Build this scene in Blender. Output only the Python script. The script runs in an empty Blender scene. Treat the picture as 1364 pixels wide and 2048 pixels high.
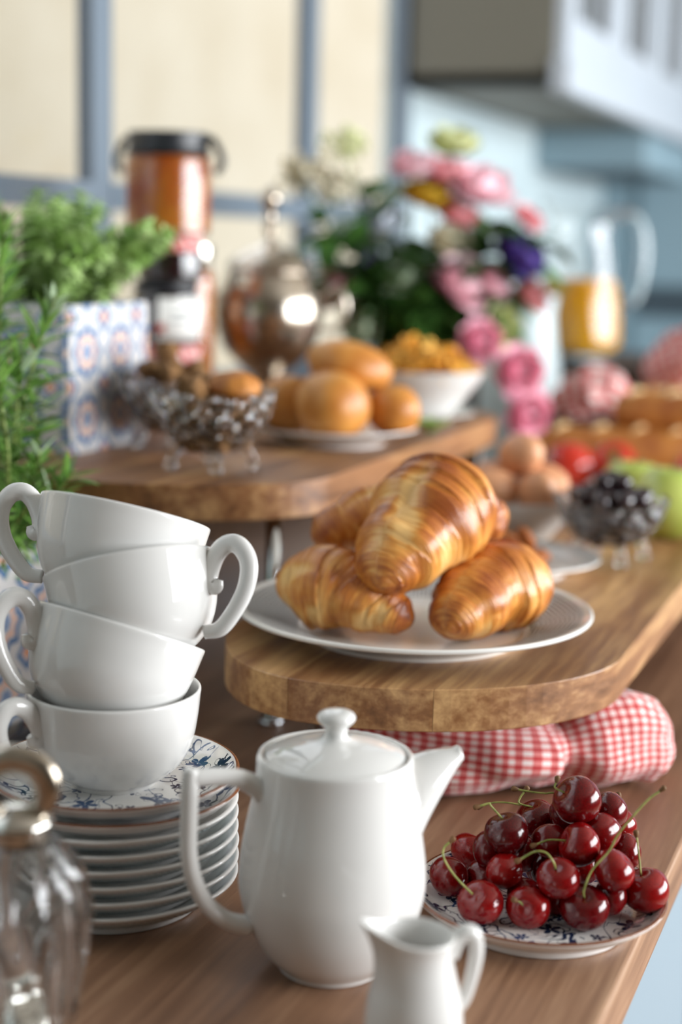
import bpy, bmesh, math, random
from mathutils import Vector, Matrix, Euler, noise as mnoise
R = random.Random(7)
PI = math.pi
T = 0.90                                   # height of the worktop above the floor
S = bpy.context.scene
COL = S.collection

# ------------------------------------------------------------------ camera
cd = bpy.data.cameras.new('camera'); cam = bpy.data.objects.new('camera', cd); COL.objects.link(cam)
cam.location = (0, 0, T + 0.41)
cam.rotation_euler = (1.39711579, -0.02406714, 0.37127639)
cd.sensor_fit = 'VERTICAL'; cd.sensor_height = 36; cd.lens = 3100.0 / 2048 * 36
cd.clip_start = 0.02; cd.clip_end = 60
cd.dof.use_dof = True; cd.dof.focus_distance = 0.985; cd.dof.aperture_fstop = 2.5
S.camera = cam

# ------------------------------------------------------------------ sky, daylight, exposure
w = bpy.data.worlds.new('world'); S.world = w; w.use_nodes = True
bg = w.node_tree.nodes['Background']; bg.inputs[0].default_value = (0.90, 0.95, 1.0, 1); bg.inputs[1].default_value = 1.65
def area(name, loc, rot, sx, sy, power, color):
    l = bpy.data.lights.new(name, 'AREA'); l.shape = 'RECTANGLE'; l.size = sx; l.size_y = sy
    l.energy = power; l.color = color
    o = bpy.data.objects.new(name, l); COL.objects.link(o); o.location = loc; o.rotation_euler = rot
    return o
area('window_daylight', (2.25, 2.30, 1.50), (0, math.radians(90), 0), 1.2, 3.7, 200, (0.95, 0.975, 1.0))
S.view_settings.view_transform = 'Standard'; S.view_settings.look = 'None'
S.view_settings.exposure = 0.25; S.view_settings.gamma = 1.0; S.view_settings.use_curve_mapping = False
try:
    S.cycles.max_bounces = 10; S.cycles.transparent_max_bounces = 12; S.cycles.caustics_reflective = False
    S.cycles.use_denoising = True; S.cycles.sample_clamp_indirect = 6.0
except Exception:
    pass

# ------------------------------------------------------------------ helpers: colours and materials
def hx(h):
    h = h.lstrip('#'); v = [int(h[i:i+2], 16)/255 for i in (0, 2, 4)]
    return tuple((c/12.92 if c <= 0.04045 else ((c+0.055)/1.055)**2.4) for c in v) + (1,)
class NT:
    """small helper round a material's node tree"""
    def __init__(s, name):
        s.m = bpy.data.materials.new(name); s.m.use_nodes = True
        s.t = s.m.node_tree; s.b = s.t.nodes['Principled BSDF']
    def n(s, typ, **kw):
        nd = s.t.nodes.new(typ)
        for k, v in kw.items(): setattr(nd, k, v)
        return nd
    def l(s, a, b): s.t.links.new(a, b)
    def val(s, inp, v):
        if hasattr(v, 'is_output') or isinstance(v, bpy.types.NodeSocket): s.l(v, inp)
        else: inp.default_value = v
    def math(s, op, a, b=0.0, c=None):
        nd = s.n('ShaderNodeMath', operation=op); s.val(nd.inputs[0], a); s.val(nd.inputs[1], b)
        if c is not None: s.val(nd.inputs[2], c)
        return nd.outputs[0]
    def mix(s, f, a, b):
        nd = s.n('ShaderNodeMix', data_type='RGBA'); s.val(nd.inputs[0], f); s.val(nd.inputs[6], a); s.val(nd.inputs[7], b)
        return nd.outputs[2]
    def coord(s, which='Object'): return s.n('ShaderNodeTexCoord').outputs[which]
    def mapping(s, vec, scale=(1,1,1), loc=(0,0,0), rot=(0,0,0)):
        nd = s.n('ShaderNodeMapping'); s.l(vec, nd.inputs[0]); nd.inputs['Scale'].default_value = scale
        nd.inputs['Location'].default_value = loc; nd.inputs['Rotation'].default_value = rot
        return nd.outputs[0]
    def noise(s, vec, scale, detail=4, rough=0.55, dist=0.0):
        nd = s.n('ShaderNodeTexNoise'); s.l(vec, nd.inputs['Vector']); nd.inputs['Scale'].default_value = scale
        nd.inputs['Detail'].default_value = detail; nd.inputs['Roughness'].default_value = rough; nd.inputs['Distortion'].default_value = dist
        return nd.outputs[0]
    def ramp(s, fac, stops, interp='LINEAR'):
        nd = s.n('ShaderNodeValToRGB'); s.l(fac, nd.inputs[0]); nd.color_ramp.interpolation = interp
        e = nd.color_ramp.elements
        while len(e) < len(stops): e.new(0.5)
        for i, (p, c) in enumerate(stops):
            e[i].position = p; e[i].color = c if len(c) == 4 else (*c, 1)
        return nd.outputs[0]
    def bump(s, h, strength=0.3, dist=0.001):
        nd = s.n('ShaderNodeBump'); s.l(h, nd.inputs['Height']); nd.inputs['Strength'].default_value = strength
        nd.inputs['Distance'].default_value = dist; s.l(nd.outputs[0], s.b.inputs['Normal'])
    def set(s, **kw):
        names = dict(color='Base Color', rough='Roughness', metal='Metallic', trans='Transmission Weight', ior='IOR',
                     coat='Coat Weight', sss='Subsurface Weight', sheen='Sheen Weight', spec='Specular IOR Level', alpha='Alpha')
        for k, v in kw.items(): s.val(s.b.inputs[names[k]], v)
        return s
    def sep(s, vec):
        nd = s.n('ShaderNodeSeparateXYZ'); s.l(vec, nd.inputs[0]); return nd.outputs
def flat(name, color, rough=0.5, **kw):
    t = NT(name); t.set(color=hx(color) if isinstance(color, str) else color, rough=rough, **kw); return t.m
def mottled(name, c1, c2, scale, rough=0.5, bump=0.0, bd=0.001, **kw):
    t = NT(name); v = t.coord(); f = t.noise(v, scale)
    t.set(color=t.ramp(f, [(0.35, hx(c1)), (0.65, hx(c2))]), rough=rough, **kw)
    if bump: t.bump(f, bump, bd)
    return t.m

M = {}
M['porcelain'] = flat('porcelain', '#DCDBD8', 0.06, coat=0.3)
M['lid_porcelain'] = M['porcelain']
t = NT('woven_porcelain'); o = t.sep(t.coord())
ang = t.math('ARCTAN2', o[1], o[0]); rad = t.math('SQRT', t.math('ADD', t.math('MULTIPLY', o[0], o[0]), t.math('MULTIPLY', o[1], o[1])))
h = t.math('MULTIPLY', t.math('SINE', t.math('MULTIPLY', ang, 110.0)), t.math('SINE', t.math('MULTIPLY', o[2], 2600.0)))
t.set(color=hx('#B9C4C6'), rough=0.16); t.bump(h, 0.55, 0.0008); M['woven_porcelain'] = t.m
t = NT('beaded_porcelain'); o = t.sep(t.coord())
ang = t.math('ARCTAN2', o[1], o[0]); rad = t.math('SQRT', t.math('ADD', t.math('MULTIPLY', o[0], o[0]), t.math('MULTIPLY', o[1], o[1])))
a1 = t.math('SINE', t.math('ADD', t.math('MULTIPLY', ang, 90.0), t.math('MULTIPLY', rad, 900.0)))
a2 = t.math('SINE', t.math('SUBTRACT', t.math('MULTIPLY', ang, 90.0), t.math('MULTIPLY', rad, 900.0)))
zone = t.math('MULTIPLY', t.math('GREATER_THAN', rad, 0.088), t.math('LESS_THAN', rad, 0.128))
t.set(color=hx('#E9E7E2'), rough=0.12, coat=0.2); t.bump(t.math('MULTIPLY', t.math('MULTIPLY', a1, a2), zone), 1.0, 0.005); M['beaded_porcelain'] = t.m

# porcelain printed with blue sprigs, brown line on the rim
t = NT('floral_porcelain'); c = t.coord(); o = t.sep(c)
rad = t.math('SQRT', t.math('ADD', t.math('MULTIPLY', o[0], o[0]), t.math('MULTIPLY', o[1], o[1])))
flatv = t.n('ShaderNodeCombineXYZ'); t.l(o[0], flatv.inputs[0]); t.l(o[1], flatv.inputs[1])
vo = t.n('ShaderNodeTexVoronoi', voronoi_dimensions='2D'); t.l(flatv.outputs[0], vo.inputs['Vector']); vo.inputs['Scale'].default_value = 42; vo.inputs['Randomness'].default_value = 0.75
sub = t.n('ShaderNodeVectorMath', operation='SUBTRACT'); mu = t.n('ShaderNodeVectorMath', operation='SCALE'); t.l(flatv.outputs[0], mu.inputs[0]); mu.inputs['Scale'].default_value = 42
pos = t.n('ShaderNodeVectorMath', operation='SCALE'); t.l(vo.outputs['Position'], pos.inputs[0]); pos.inputs['Scale'].default_value = 42
t.l(flatv.outputs[0], sub.inputs[0]); t.l(vo.outputs['Position'], sub.inputs[1])
so = t.sep(sub.outputs[0])
pa = t.math('ARCTAN2', so[1], so[0]); pr = t.math('SQRT', t.math('ADD', t.math('MULTIPLY', so[0], so[0]), t.math('MULTIPLY', so[1], so[1])))
wcol = t.n('ShaderNodeSeparateColor'); t.l(vo.outputs['Color'], wcol.inputs[0])
petal = t.math('MULTIPLY_ADD', t.math('ABSOLUTE', t.math('SINE', t.math('ADD', t.math('MULTIPLY', pa, 2.5), t.math('MULTIPLY', wcol.outputs[0], 6.0)))), 0.0050, 0.0020)
petal = t.math('MULTIPLY', petal, t.math('MULTIPLY_ADD', wcol.outputs[1], 0.7, 0.55))
flower = t.math('MULTIPLY', t.math('LESS_THAN', pr, petal), t.math('GREATER_THAN', pr, 0.0005))
n1 = t.noise(flatv.outputs[0], 40, 0, 0.4, 1.0); n2 = t.noise(t.mapping(flatv.outputs[0], loc=(0.3, 0.2, 0)), 70, 0, 0.4, 1.6)
v1 = t.math('LESS_THAN', t.math('ABSOLUTE', t.math('SUBTRACT', n1, 0.5)), 0.017)
v2 = t.math('LESS_THAN', t.math('ABSOLUTE', t.math('SUBTRACT', n2, 0.58)), 0.020)
ink = t.math('MINIMUM', t.math('ADD', flower, t.math('ADD', v1, v2)), 1.0)
top = t.math('GREATER_THAN', t.sep(t.n('ShaderNodeNewGeometry').outputs['Normal'])[2], 0.15)
ink = t.math('MULTIPLY', t.math('MULTIPLY', ink, top), t.math('LESS_THAN', rad, 0.0745))
rim = t.math('MULTIPLY', t.math('GREATER_THAN', rad, 0.0757), t.math('GREATER_THAN', o[2], 0.0188))
col = t.mix(ink, hx('#E9E7E4'), t.mix(wcol.outputs[2], hx('#1B2C4A'), hx('#33507A')))
col = t.mix(rim, col, hx('#7A4A2E'))
t.set(color=col, rough=0.1, coat=0.3); M['floral_porcelain'] = t.m

def wood(name, dark, mid, light, grain=(26, 1.6, 26), rough=0.42, vary=0.35):
    t = NT(name); c = t.coord()
    inf = t.n('ShaderNodeObjectInfo'); off = t.n('ShaderNodeVectorMath', operation='SCALE')
    cmb = t.n('ShaderNodeCombineXYZ'); t.l(inf.outputs['Random'], cmb.inputs[0]); t.l(inf.outputs['Random'], cmb.inputs[1])
    t.l(cmb.outputs[0], off.inputs[0]); off.inputs['Scale'].default_value = 7.3
    add = t.n('ShaderNodeVectorMath', operation='ADD'); t.l(c, add.inputs[0]); t.l(off.outputs[0], add.inputs[1])
    v = t.mapping(add.outputs[0], scale=grain)
    f1 = t.noise(v, 1.0, 6, 0.6, 0.6); f2 = t.noise(t.mapping(add.outputs[0], scale=tuple(g*6 for g in grain)), 1.0, 5, 0.65, 0.3)
    f3 = t.noise(add.outputs[0], 5.0, 2)
    f = t.math('ADD', t.math('ADD', t.math('MULTIPLY', f1, 0.55), t.math('MULTIPLY', f2, 0.3)), t.math('MULTIPLY', f3, 0.22))
    f = t.math('ADD', f, t.math('MULTIPLY', t.math('SUBTRACT', inf.outputs['Random'], 0.5), vary*0.3))
    t.set(color=t.ramp(f, [(0.36, hx(dark)), (0.52, hx(mid)), (0.68, hx(light))]), rough=t.math('MULTIPLY_ADD', f2, 0.25, rough-0.12))
    t.bump(f2, 0.18, 0.0008)
    return t.m
M['mango_wood'] = wood('mango_wood', '#4F301C', '#8F623C', '#D2A772')
M['worktop_wood'] = wood('worktop_wood', '#664836', '#8F6B52', '#B69274', grain=(34, 1.3, 34), rough=0.42)
M['dark_wood'] = wood('dark_wood', '#2E2119', '#463428', '#5E4737', rough=0.6)
M['silver'] = flat('silver', '#D8D4CC', 0.13, metal=1.0)
M['old_silver'] = mottled('old_silver', '#A89C8C', '#D9D0C4', 30, 0.22, metal=1.0)
M['brass'] = flat('warm_metal', '#B99A6A', 0.2, metal=1.0)
M['chrome'] = flat('chrome', '#D5D8DA', 0.08, metal=1.0)
t = NT('glass'); t.set(color=(0.97, 0.98, 0.98, 1), rough=0.02, trans=1.0, ior=1.48); M['glass'] = t.m
t = NT('cut_glass'); t.set(color=(0.99, 0.99, 0.99, 1), rough=0.05, trans=1.0, ior=1.5)
v = t.n('ShaderNodeTexVoronoi'); t.l(t.coord(), v.inputs['Vector']); v.inputs['Scale'].default_value = 110; t.bump(v.outputs[0], 1.0, 0.006); M['cut_glass'] = t.m
t = NT('window_glass'); tr = t.n('ShaderNodeBsdfTransparent'); gl = t.n('ShaderNodeBsdfGlossy'); gl.inputs['Roughness'].default_value = 0.02
mx = t.n('ShaderNodeMixShader'); fr = t.n('ShaderNodeLayerWeight'); fr.inputs[0].default_value = 0.5
t.val(mx.inputs[0], t.math('MULTIPLY_ADD', t.math('POWER', fr.outputs['Facing'], 5.0), 0.30, 0.02)); t.l(tr.outputs[0], mx.inputs[1]); t.l(gl.outputs[0], mx.inputs[2]); t.l(mx.outputs[0], t.t.nodes['Material Output'].inputs[0]); M['window_glass'] = t.m
t = NT('cherry_skin'); c = t.coord(); inf = t.n('ShaderNodeObjectInfo'); f = t.noise(c, 40, 3); sp = t.noise(c, 900, 1)
f = t.math('ADD', f, t.math('MULTIPLY', t.math('SUBTRACT', inf.outputs['Random'], 0.5), 0.3))
t.set(color=t.ramp(f, [(0.32, hx('#380306')), (0.55, hx('#6E0509')), (0.80, hx('#AC1511'))]), rough=0.17, coat=0.15); M['cherry'] = t.m
t = NT('cherry_stem'); o = t.sep(t.coord('Generated')); f = t.noise(t.coord(), 160, 2)
t.set(color=t.ramp(f, [(0.35, hx('#76803A')), (0.65, hx('#A5A65C'))]), rough=0.45); M['cherry_stem'] = t.m
M['stem_tip'] = flat('stem_tip', '#6B4A26', 0.7)
# pastry, coloured by how far each layer stands out in the oven
t = NT('croissant_crust'); at = t.n('ShaderNodeAttribute', attribute_name='bake'); uv = t.n('ShaderNodeUVMap')
f = t.noise(t.mapping(uv.outputs[0], scale=(70, 1.6, 1)), 1.0, 5, 0.6, 0.5); f3 = t.noise(t.mapping(uv.outputs[0], scale=(22, 2.6, 1)), 1.0, 4, 0.6, 1.3); f2 = t.noise(t.coord(), 26, 3)
b = t.math('ADD', t.math('MULTIPLY', at.outputs['Fac'], 0.70), t.math('ADD', t.math('MULTIPLY', t.math('SUBTRACT', f, 0.5), 0.42), t.math('ADD', t.math('MULTIPLY', t.math('SUBTRACT', f3, 0.5), 0.55), t.math('MULTIPLY', t.math('SUBTRACT', f2, 0.5), 0.85))))
t.set(color=t.ramp(b, [(0.0, hx('#EDBE78')), (0.15, hx('#DB9848')), (0.31, hx('#C0742D')), (0.50, hx('#984E1C')), (0.78, hx('#5C280E'))]),
      rough=t.math('MULTIPLY_ADD', f2, -0.2, 0.44), coat=0.15); t.bump(t.math('ADD', f, t.math('MULTIPLY', f3, 1.5)), 0.6, 0.0016); M['croissant'] = t.m
t = NT('bread_roll'); o = t.sep(t.n('ShaderNodeNewGeometry').outputs['Normal']); f = t.noise(t.coord(), 26, 3)
b = t.math('ADD', t.math('MULTIPLY_ADD', o[2], 0.3, 0.35), t.math('MULTIPLY', t.math('SUBTRACT', f, 0.5), 0.5))
t.set(color=t.ramp(f, [(0.3, hx('#D79A4C')), (0.55, hx('#C27E34')), (0.75, hx('#A8621F'))]), rough=0.42); M['roll'] = t.m
M['crust'] = mottled('brown_crust', '#8E4F1F', '#B97A34', 30, 0.55, 0.4, 0.002)
M['crumb'] = mottled('bread_crumb', '#DDB57C', '#EBCB9A', 60, 0.8, 0.5, 0.002)
M['egg'] = mottled('egg_shell', '#C98A60', '#D9A47C', 14, 0.45)
M['tomato'] = mottled('tomato_skin', '#B3200F', '#CF3A18', 9, 0.15, coat=0.4)
M['apple'] = mottled('apple_skin', '#9DB43E', '#C0CB6A', 14, 0.22, coat=0.3)
M['berry'] = mottled('berry_skin', '#150A10', '#2A101A', 50, 0.2, coat=0.4)
M['nut'] = mottled('nut_skin', '#8E4A18', '#B4682A', 60, 0.5, 0.3)
M['walnut'] = mottled('walnut_kernel', '#8A562A', '#C2935A', 90, 0.6, 0.8, 0.002)
M['flake'] = mottled('corn_flake', '#DD9A24', '#EDBC55', 60, 0.55)
M['biscuit'] = mottled('biscuit', '#9A5A1E', '#B97830', 60, 0.6, 0.4)
M['rosemary_leaf'] = mottled('rosemary_leaf', '#4A7A2C', '#8AB158', 60, 0.38)
M['rosemary_pale'] = mottled('rosemary_leaf_underside', '#8FA781', '#A9BC9B', 60, 0.5)
M['thyme_leaf'] = mottled('thyme_leaf', '#86AE4E', '#BED795', 24, 0.5)
M['herb_stem'] = flat('herb_stem', '#7A8A45', 0.6)
M['dark_leaf'] = mottled('dark_leaf', '#345A28', '#5F8C40', 18, 0.35)
M['flower_stem'] = flat('flower_stem', '#5C7A3A', 0.55)
M['soil'] = mottled('soil', '#2A1D14', '#45301F', 90, 0.9, 0.6, 0.003)
M['gingham'] = None
t = NT('gingham'); o = t.sep(t.n('ShaderNodeUVMap').outputs[0])
def chk(sock): return t.math('GREATER_THAN', t.math('FRACT', sock), 0.5)
s2 = t.math('ADD', chk(o[0]), chk(o[1]))
wv = t.noise(t.mapping(t.n('ShaderNodeUVMap').outputs[0], scale=(9, 9, 1)), 1.0, 2)
t.set(color=t.ramp(t.math('MULTIPLY', s2, 0.5), [(0.0, hx('#F0E0DC')), (0.33, hx('#D97C78')), (0.8, hx('#B92B2E'))], 'CONSTANT'), rough=0.85, sheen=0.3); t.bump(wv, 0.3, 0.0006); M['gingham'] = t.m
# patterned tile: blue star lattice and peach centres on off-white, laid out in UV repeats
t = NT('moorish_tile'); o = t.sep(t.n('ShaderNodeUVMap').outputs[0])
u = t.math('SUBTRACT', t.math('FRACT', o[0]), 0.5); v = t.math('SUBTRACT', t.math('FRACT', o[1]), 0.5)
au = t.math('ABSOLUTE', u); av = t.math('ABSOLUTE', v)
d1 = t.math('ADD', au, av); d2 = t.math('MULTIPLY', t.math('MAXIMUM', au, av), 1.414)
star = t.math('MINIMUM', d1, d2)
edge = t.math('SUBTRACT', 0.5, t.math('MAXIMUM', au, av)); ring = t.math('LESS_THAN', t.math('ABSOLUTE', t.math('SUBTRACT', star, 0.385)), 0.06)
ring2 = t.math('LESS_THAN', t.math('ABSOLUTE', t.math('SUBTRACT', d1, 0.80)), 0.055)
cen = t.math('LESS_THAN', star, 0.14); cen2 = t.math('MULTIPLY', t.math('LESS_THAN', star, 0.27), t.math('GREATER_THAN', star, 0.2))
wear = t.noise(t.coord(), 300, 3)
col = t.mix(cen2, hx('#CDCCCC'), hx('#E2A98C')); col = t.mix(cen, col, hx('#7E93B4'))
corner = t.math('GREATER_THAN', d1, 0.9); col = t.mix(corner, col, hx('#DE9C7A'))
col = t.mix(t.math('MAXIMUM', ring, ring2), col, t.mix(wear, hx('#33527F'), hx('#6E93BC')))
t.set(color=col, rough=0.22, coat=0.2); M['tile'] = t.m
M['tile_edge'] = flat('glazed_edge', '#E3E2E6', 0.2)
M['tray_black'] = flat('black_tray', '#1B1D22', 0.35)
M['jam_dark'] = flat('dark_jam', '#2A0810', 0.15)
M['jam_red'] = mottled('red_jam', '#A01F26', '#C2484C', 20, 0.2)
M['peach'] = mottled('peach_preserve', '#C4560E', '#E08A22', 22, 0.25, sss=0.1)
M['black_cap'] = flat('black_lid', '#1E2126', 0.4)
M['paper'] = flat('paper_label', '#E6E6E2', 0.7)
M['label_print'] = flat('label_print', '#5E6A70', 0.7)
M['label_red'] = flat('label_red', '#B9473C', 0.7)
M['juice'] = mottled('orange_juice', '#F6A806', '#FBB91E', 12, 0.2)
M['wall_paint'] = mottled('wall_paint', '#D9D4CB', '#DFDAD2', 6, 0.8)
M['cream_render'] = mottled('cream_render', '#CDBDA2', '#D6C8B0', 3, 0.85, 0.2)
M['blue_wall'] = mottled('pale_blue_wall', '#BCCDD2', '#C6D5D8', 4, 0.35)
M['frame_paint'] = flat('blue_grey_frame', '#66727E', 0.45)
M['cabinet_white'] = flat('white_cabinet_paint', '#AEB5BD', 0.4)
M['cabinet_shaded_taupe'] = flat('shaded_taupe_panel', '#6B685C', 0.55)  # shade of the cabinet's camera-facing side put into a darker paint than the doors
M['cabinet_blue'] = flat('blue_grey_cabinet_paint', '#7D95A0', 0.5)
M['base_blue'] = flat('pale_blue_cabinet_paint', '#8496A2', 0.45)
M['under_stand_shade'] = flat('under_stand_shade_colour', '#3A3A38', 0.6)  # near-black tone carrying the shade below the tall stand
M['dark_gap'] = flat('dark_recess', '#33414A', 0.6)
M['ceiling'] = flat('ceiling_paint', '#A09A90', 0.9)
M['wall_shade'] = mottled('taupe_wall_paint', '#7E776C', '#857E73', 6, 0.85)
M['floor'] = wood('floor_wood', '#6A5646', '#86705C', '#9C8670', grain=(9, 1, 9))
FL = {}
def petalm(k, a, b): FL[k] = mottled('petal_'+k, a, b, 30, 0.6, sss=0.05)
for k, a, b in (('pink', '#F4BCC9', '#FADDE3'), ('salmon', '#EC97A0', '#F6B9BC'), ('hot_pink', '#F5A5BE', '#FAC8D6'), ('cream', '#E9DFC2', '#F3EBD8'), ('yellow', '#C79A18', '#E0B840'),
                ('purple', '#4B3A86', '#6C56A8'), ('violet', '#6F6497', '#8D86B0'), ('blue_white', '#C6D0E2', '#E0E6EF'), ('pale_green', '#B9CDAE', '#D8E2C8'), ('lime', '#C6CE8E', '#DCDDAE'), ('dusty', '#C98A8E', '#DBA6A4'), ('beige', '#B8A982', '#D2C6A4')):
    petalm(k, a, b)

# ------------------------------------------------------------------ helpers: meshes and objects
def link(name, me, mat=None, parent=None, loc=(0,0,0), rot=(0,0,0), kind=None):
    o = bpy.data.objects.new(name, me); COL.objects.link(o)
    if mat is not None and not me.materials: me.materials.append(mat)
    o.parent = parent; o.location = loc; o.rotation_euler = rot
    if kind: o['kind'] = kind
    return o
def mesh(name, vf, smooth=True):
    me = bpy.data.meshes.new(name); me.from_pydata([tuple(v) for v in vf[0]], [], vf[1]); me.update()
    if smooth:
        for p in me.polygons: p.use_smooth = True
    return me
def part(name, vf, mat, parent=None, loc=(0,0,0), rot=(0,0,0), smooth=True, kind=None):
    return link(name, mesh(name, vf, smooth), mat, parent, loc, rot, kind)
def thing(name, label, cat, loc=(0,0,0), rot=(0,0,0), group=None):
    o = bpy.data.objects.new(name, None); COL.objects.link(o); o.location = loc; o.rotation_euler = rot
    o.empty_display_size = 0.02
    return tag(o, label, cat, group)
def tag(o, label, cat, group=None):
    o['label'] = label; o['category'] = cat
    if group: o['group'] = group
    return o
def structure(name, vf, mat, parent=None, smooth=False, loc=(0,0,0)):
    o = part(name, vf, mat, parent, loc=loc, smooth=smooth)
    if parent is None: o['kind'] = 'structure'
    return o
def copytree(o, parent=None):
    c = o.copy(); COL.objects.link(c)
    if parent is not None: c.parent = parent
    for ch in list(o.children): copytree(ch, c)
    return c
def join(*vfs):
    V, Fc = [], []
    for v, f in vfs:
        n = len(V); V += list(v); Fc += [tuple(i+n for i in q) for q in f]
    return V, Fc
def xf(vf, mat): return [mat @ Vector(v) for v in vf[0]], vf[1]
def move(vf, d): return [Vector(v)+Vector(d) for v in vf[0]], vf[1]
def box(x0, x1, y0, y1, z0, z1):
    v = [(x, y, z) for x in (x0, x1) for y in (y0, y1) for z in (z0, z1)]
    return v, [(0,1,3,2), (4,6,7,5), (0,4,5,1), (2,3,7,6), (0,2,6,4), (1,5,7,3)]
def bbox(x0, x1, y0, y1, z0, z1, r=0.003, seg=2):
    bm = bmesh.new(); v, f = box(x0, x1, y0, y1, z0, z1)
    bv = [bm.verts.new(p) for p in v]
    for q in f: bm.faces.new([bv[i] for i in q])
    bmesh.ops.recalc_face_normals(bm, faces=bm.faces)
    bmesh.ops.bevel(bm, geom=list(bm.edges), offset=r, segments=seg, profile=0.5, affect='EDGES')
    bm.verts.index_update(); out = ([tuple(p.co) for p in bm.verts], [tuple(p.index for p in q.verts) for q in bm.faces]); bm.free()
    return out
def smooth_line(pts, n):
    """Catmull-Rom through the points"""
    P = [Vector(p) for p in pts]; P = [P[0]*2-P[1]] + P + [P[-1]*2-P[-2]]; out = []
    m = len(P)-3
    for k in range(n):
        s = k/(n-1)*m; i = min(int(s), m-1); f = s-i
        a, b, c, d = P[i:i+4]
        out.append(0.5*((2*b)+(c-a)*f+(2*a-5*b+4*c-d)*f*f+(3*b-a-3*c+d)*f**3))
    return out
def lerp_list(L, s):
    s = max(0, min(1, s))*(len(L)-1); i = min(int(s), len(L)-2); f = s-i; f = f*f*(3-2*f) if len(L) > 8 else f
    return L[i]*(1-f)+L[i+1]*f
def tube(pts, rad, n=24, m=10, flat=1.0, smooth=True, cap=True, ref=None):
    P = smooth_line(pts, n) if smooth else [Vector(p) for p in pts]; n = len(P); V, Fc = [], []
    tan = [(P[min(i+1, n-1)]-P[max(i-1, 0)]).normalized() for i in range(n)]
    nr = Vector(ref) if ref else tan[0].orthogonal()
    for i in range(n):
        nr = (nr-tan[i]*nr.dot(tan[i])).normalized(); bn = tan[i].cross(nr)
        r = lerp_list(rad, i/(n-1)) if isinstance(rad, (list, tuple)) else rad
        for k in range(m):
            a = 2*PI*k/m; V.append(P[i]+nr*(math.cos(a)*r)+bn*(math.sin(a)*r*flat))
    for i in range(n-1):
        for k in range(m): Fc.append((i*m+k, i*m+(k+1) % m, (i+1)*m+(k+1) % m, (i+1)*m+k))
    if cap: Fc.append(tuple(range(m-1, -1, -1))); Fc.append(tuple((n-1)*m+k for k in range(m)))
    return V, Fc
def lathe(prof, n=64, fn=None):
    """prof: (r, z) list; a leading or trailing r=0 is closed to a point; fn(r, z, a) may move a vertex"""
    V, Fc, rows = [], [], []
    for r, z in prof:
        if r < 1e-6: rows.append([len(V)]); V.append((0, 0, z))
        else:
            row = []
            for k in range(n):
                a = 2*PI*k/n; rr, zz, aa = fn(r, z, a) if fn else (r, z, a)
                row.append(len(V)); V.append((rr*math.cos(aa), rr*math.sin(aa), zz))
            rows.append(row)
    for a, b in zip(rows, rows[1:]):
        for k in range(n):
            k2 = (k+1) % n
            if len(a) == 1 and len(b) == 1: continue
            if len(a) == 1: Fc.append((a[0], b[k], b[k2]))
            elif len(b) == 1: Fc.append((a[k2], a[k], b[0]))
            else: Fc.append((a[k], b[k], b[k2], a[k2]))
    return V, [tuple(reversed(q)) for q in Fc]
def fine(prof, n=6):
    """smooth a profile with Catmull-Rom"""
    return [(p.x, p.y) for p in smooth_line([(r, z, 0) for r, z in prof], (len(prof)-1)*n+1)]
def blob(rx, ry, rz, nu=24, nv=14, bumpy=0.0, freq=20, seed=0, fn=None):
    V, Fc = [], []
    for j in range(nv+1):
        ph = PI*j/nv
        for i in range(nu):
            th = 2*PI*i/nu; d = Vector((math.sin(ph)*math.cos(th), math.sin(ph)*math.sin(th), math.cos(ph)))
            k = 1+(bumpy*mnoise.noise(d*freq*0.1+Vector((seed, seed*1.7, 0))) if bumpy else 0)
            p = Vector((d.x*rx*k, d.y*ry*k, d.z*rz*k)); V.append(fn(p, d) if fn else p)
    for j in range(nv):
        for i in range(nu): Fc.append((j*nu+i, (j+1)*nu+i, (j+1)*nu+(i+1) % nu, j*nu+(i+1) % nu))
    return V, Fc
def clip_poly(poly, axis, lim, keep_less):
    out = []
    for a, b in zip(poly, poly[1:]+poly[:1]):
        ina = (a[axis] <= lim) == keep_less; inb = (b[axis] <= lim) == keep_less
        if ina: out.append(a)
        if ina != inb:
            f = (lim-a[axis])/(b[axis]-a[axis]); out.append(tuple(a[i]+(b[i]-a[i])*f for i in range(2)))
    return out
def prism(poly, z0, z1, bev=0.0012):
    """upright prism with small chamfers top and bottom"""
    n = len(poly); c = (sum(p[0] for p in poly)/n, sum(p[1] for p in poly)/n)
    def inset(p):
        d = Vector((p[0]-c[0], p[1]-c[1])); L = d.length; d *= (L-bev)/L; return (c[0]+d.x, c[1]+d.y)
    ins = [inset(p) for p in poly]
    V = [(*p, z0) for p in ins]+[(*p, z0+bev) for p in poly]+[(*p, z1-bev) for p in poly]+[(*p, z1) for p in ins]
    Fc = [tuple(range(n-1, -1, -1)), tuple(3*n+i for i in range(n))]
    for k in range(3):
        for i in range(n): Fc.append((k*n+i, k*n+(i+1) % n, (k+1)*n+(i+1) % n, (k+1)*n+i))
    return V, Fc

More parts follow.
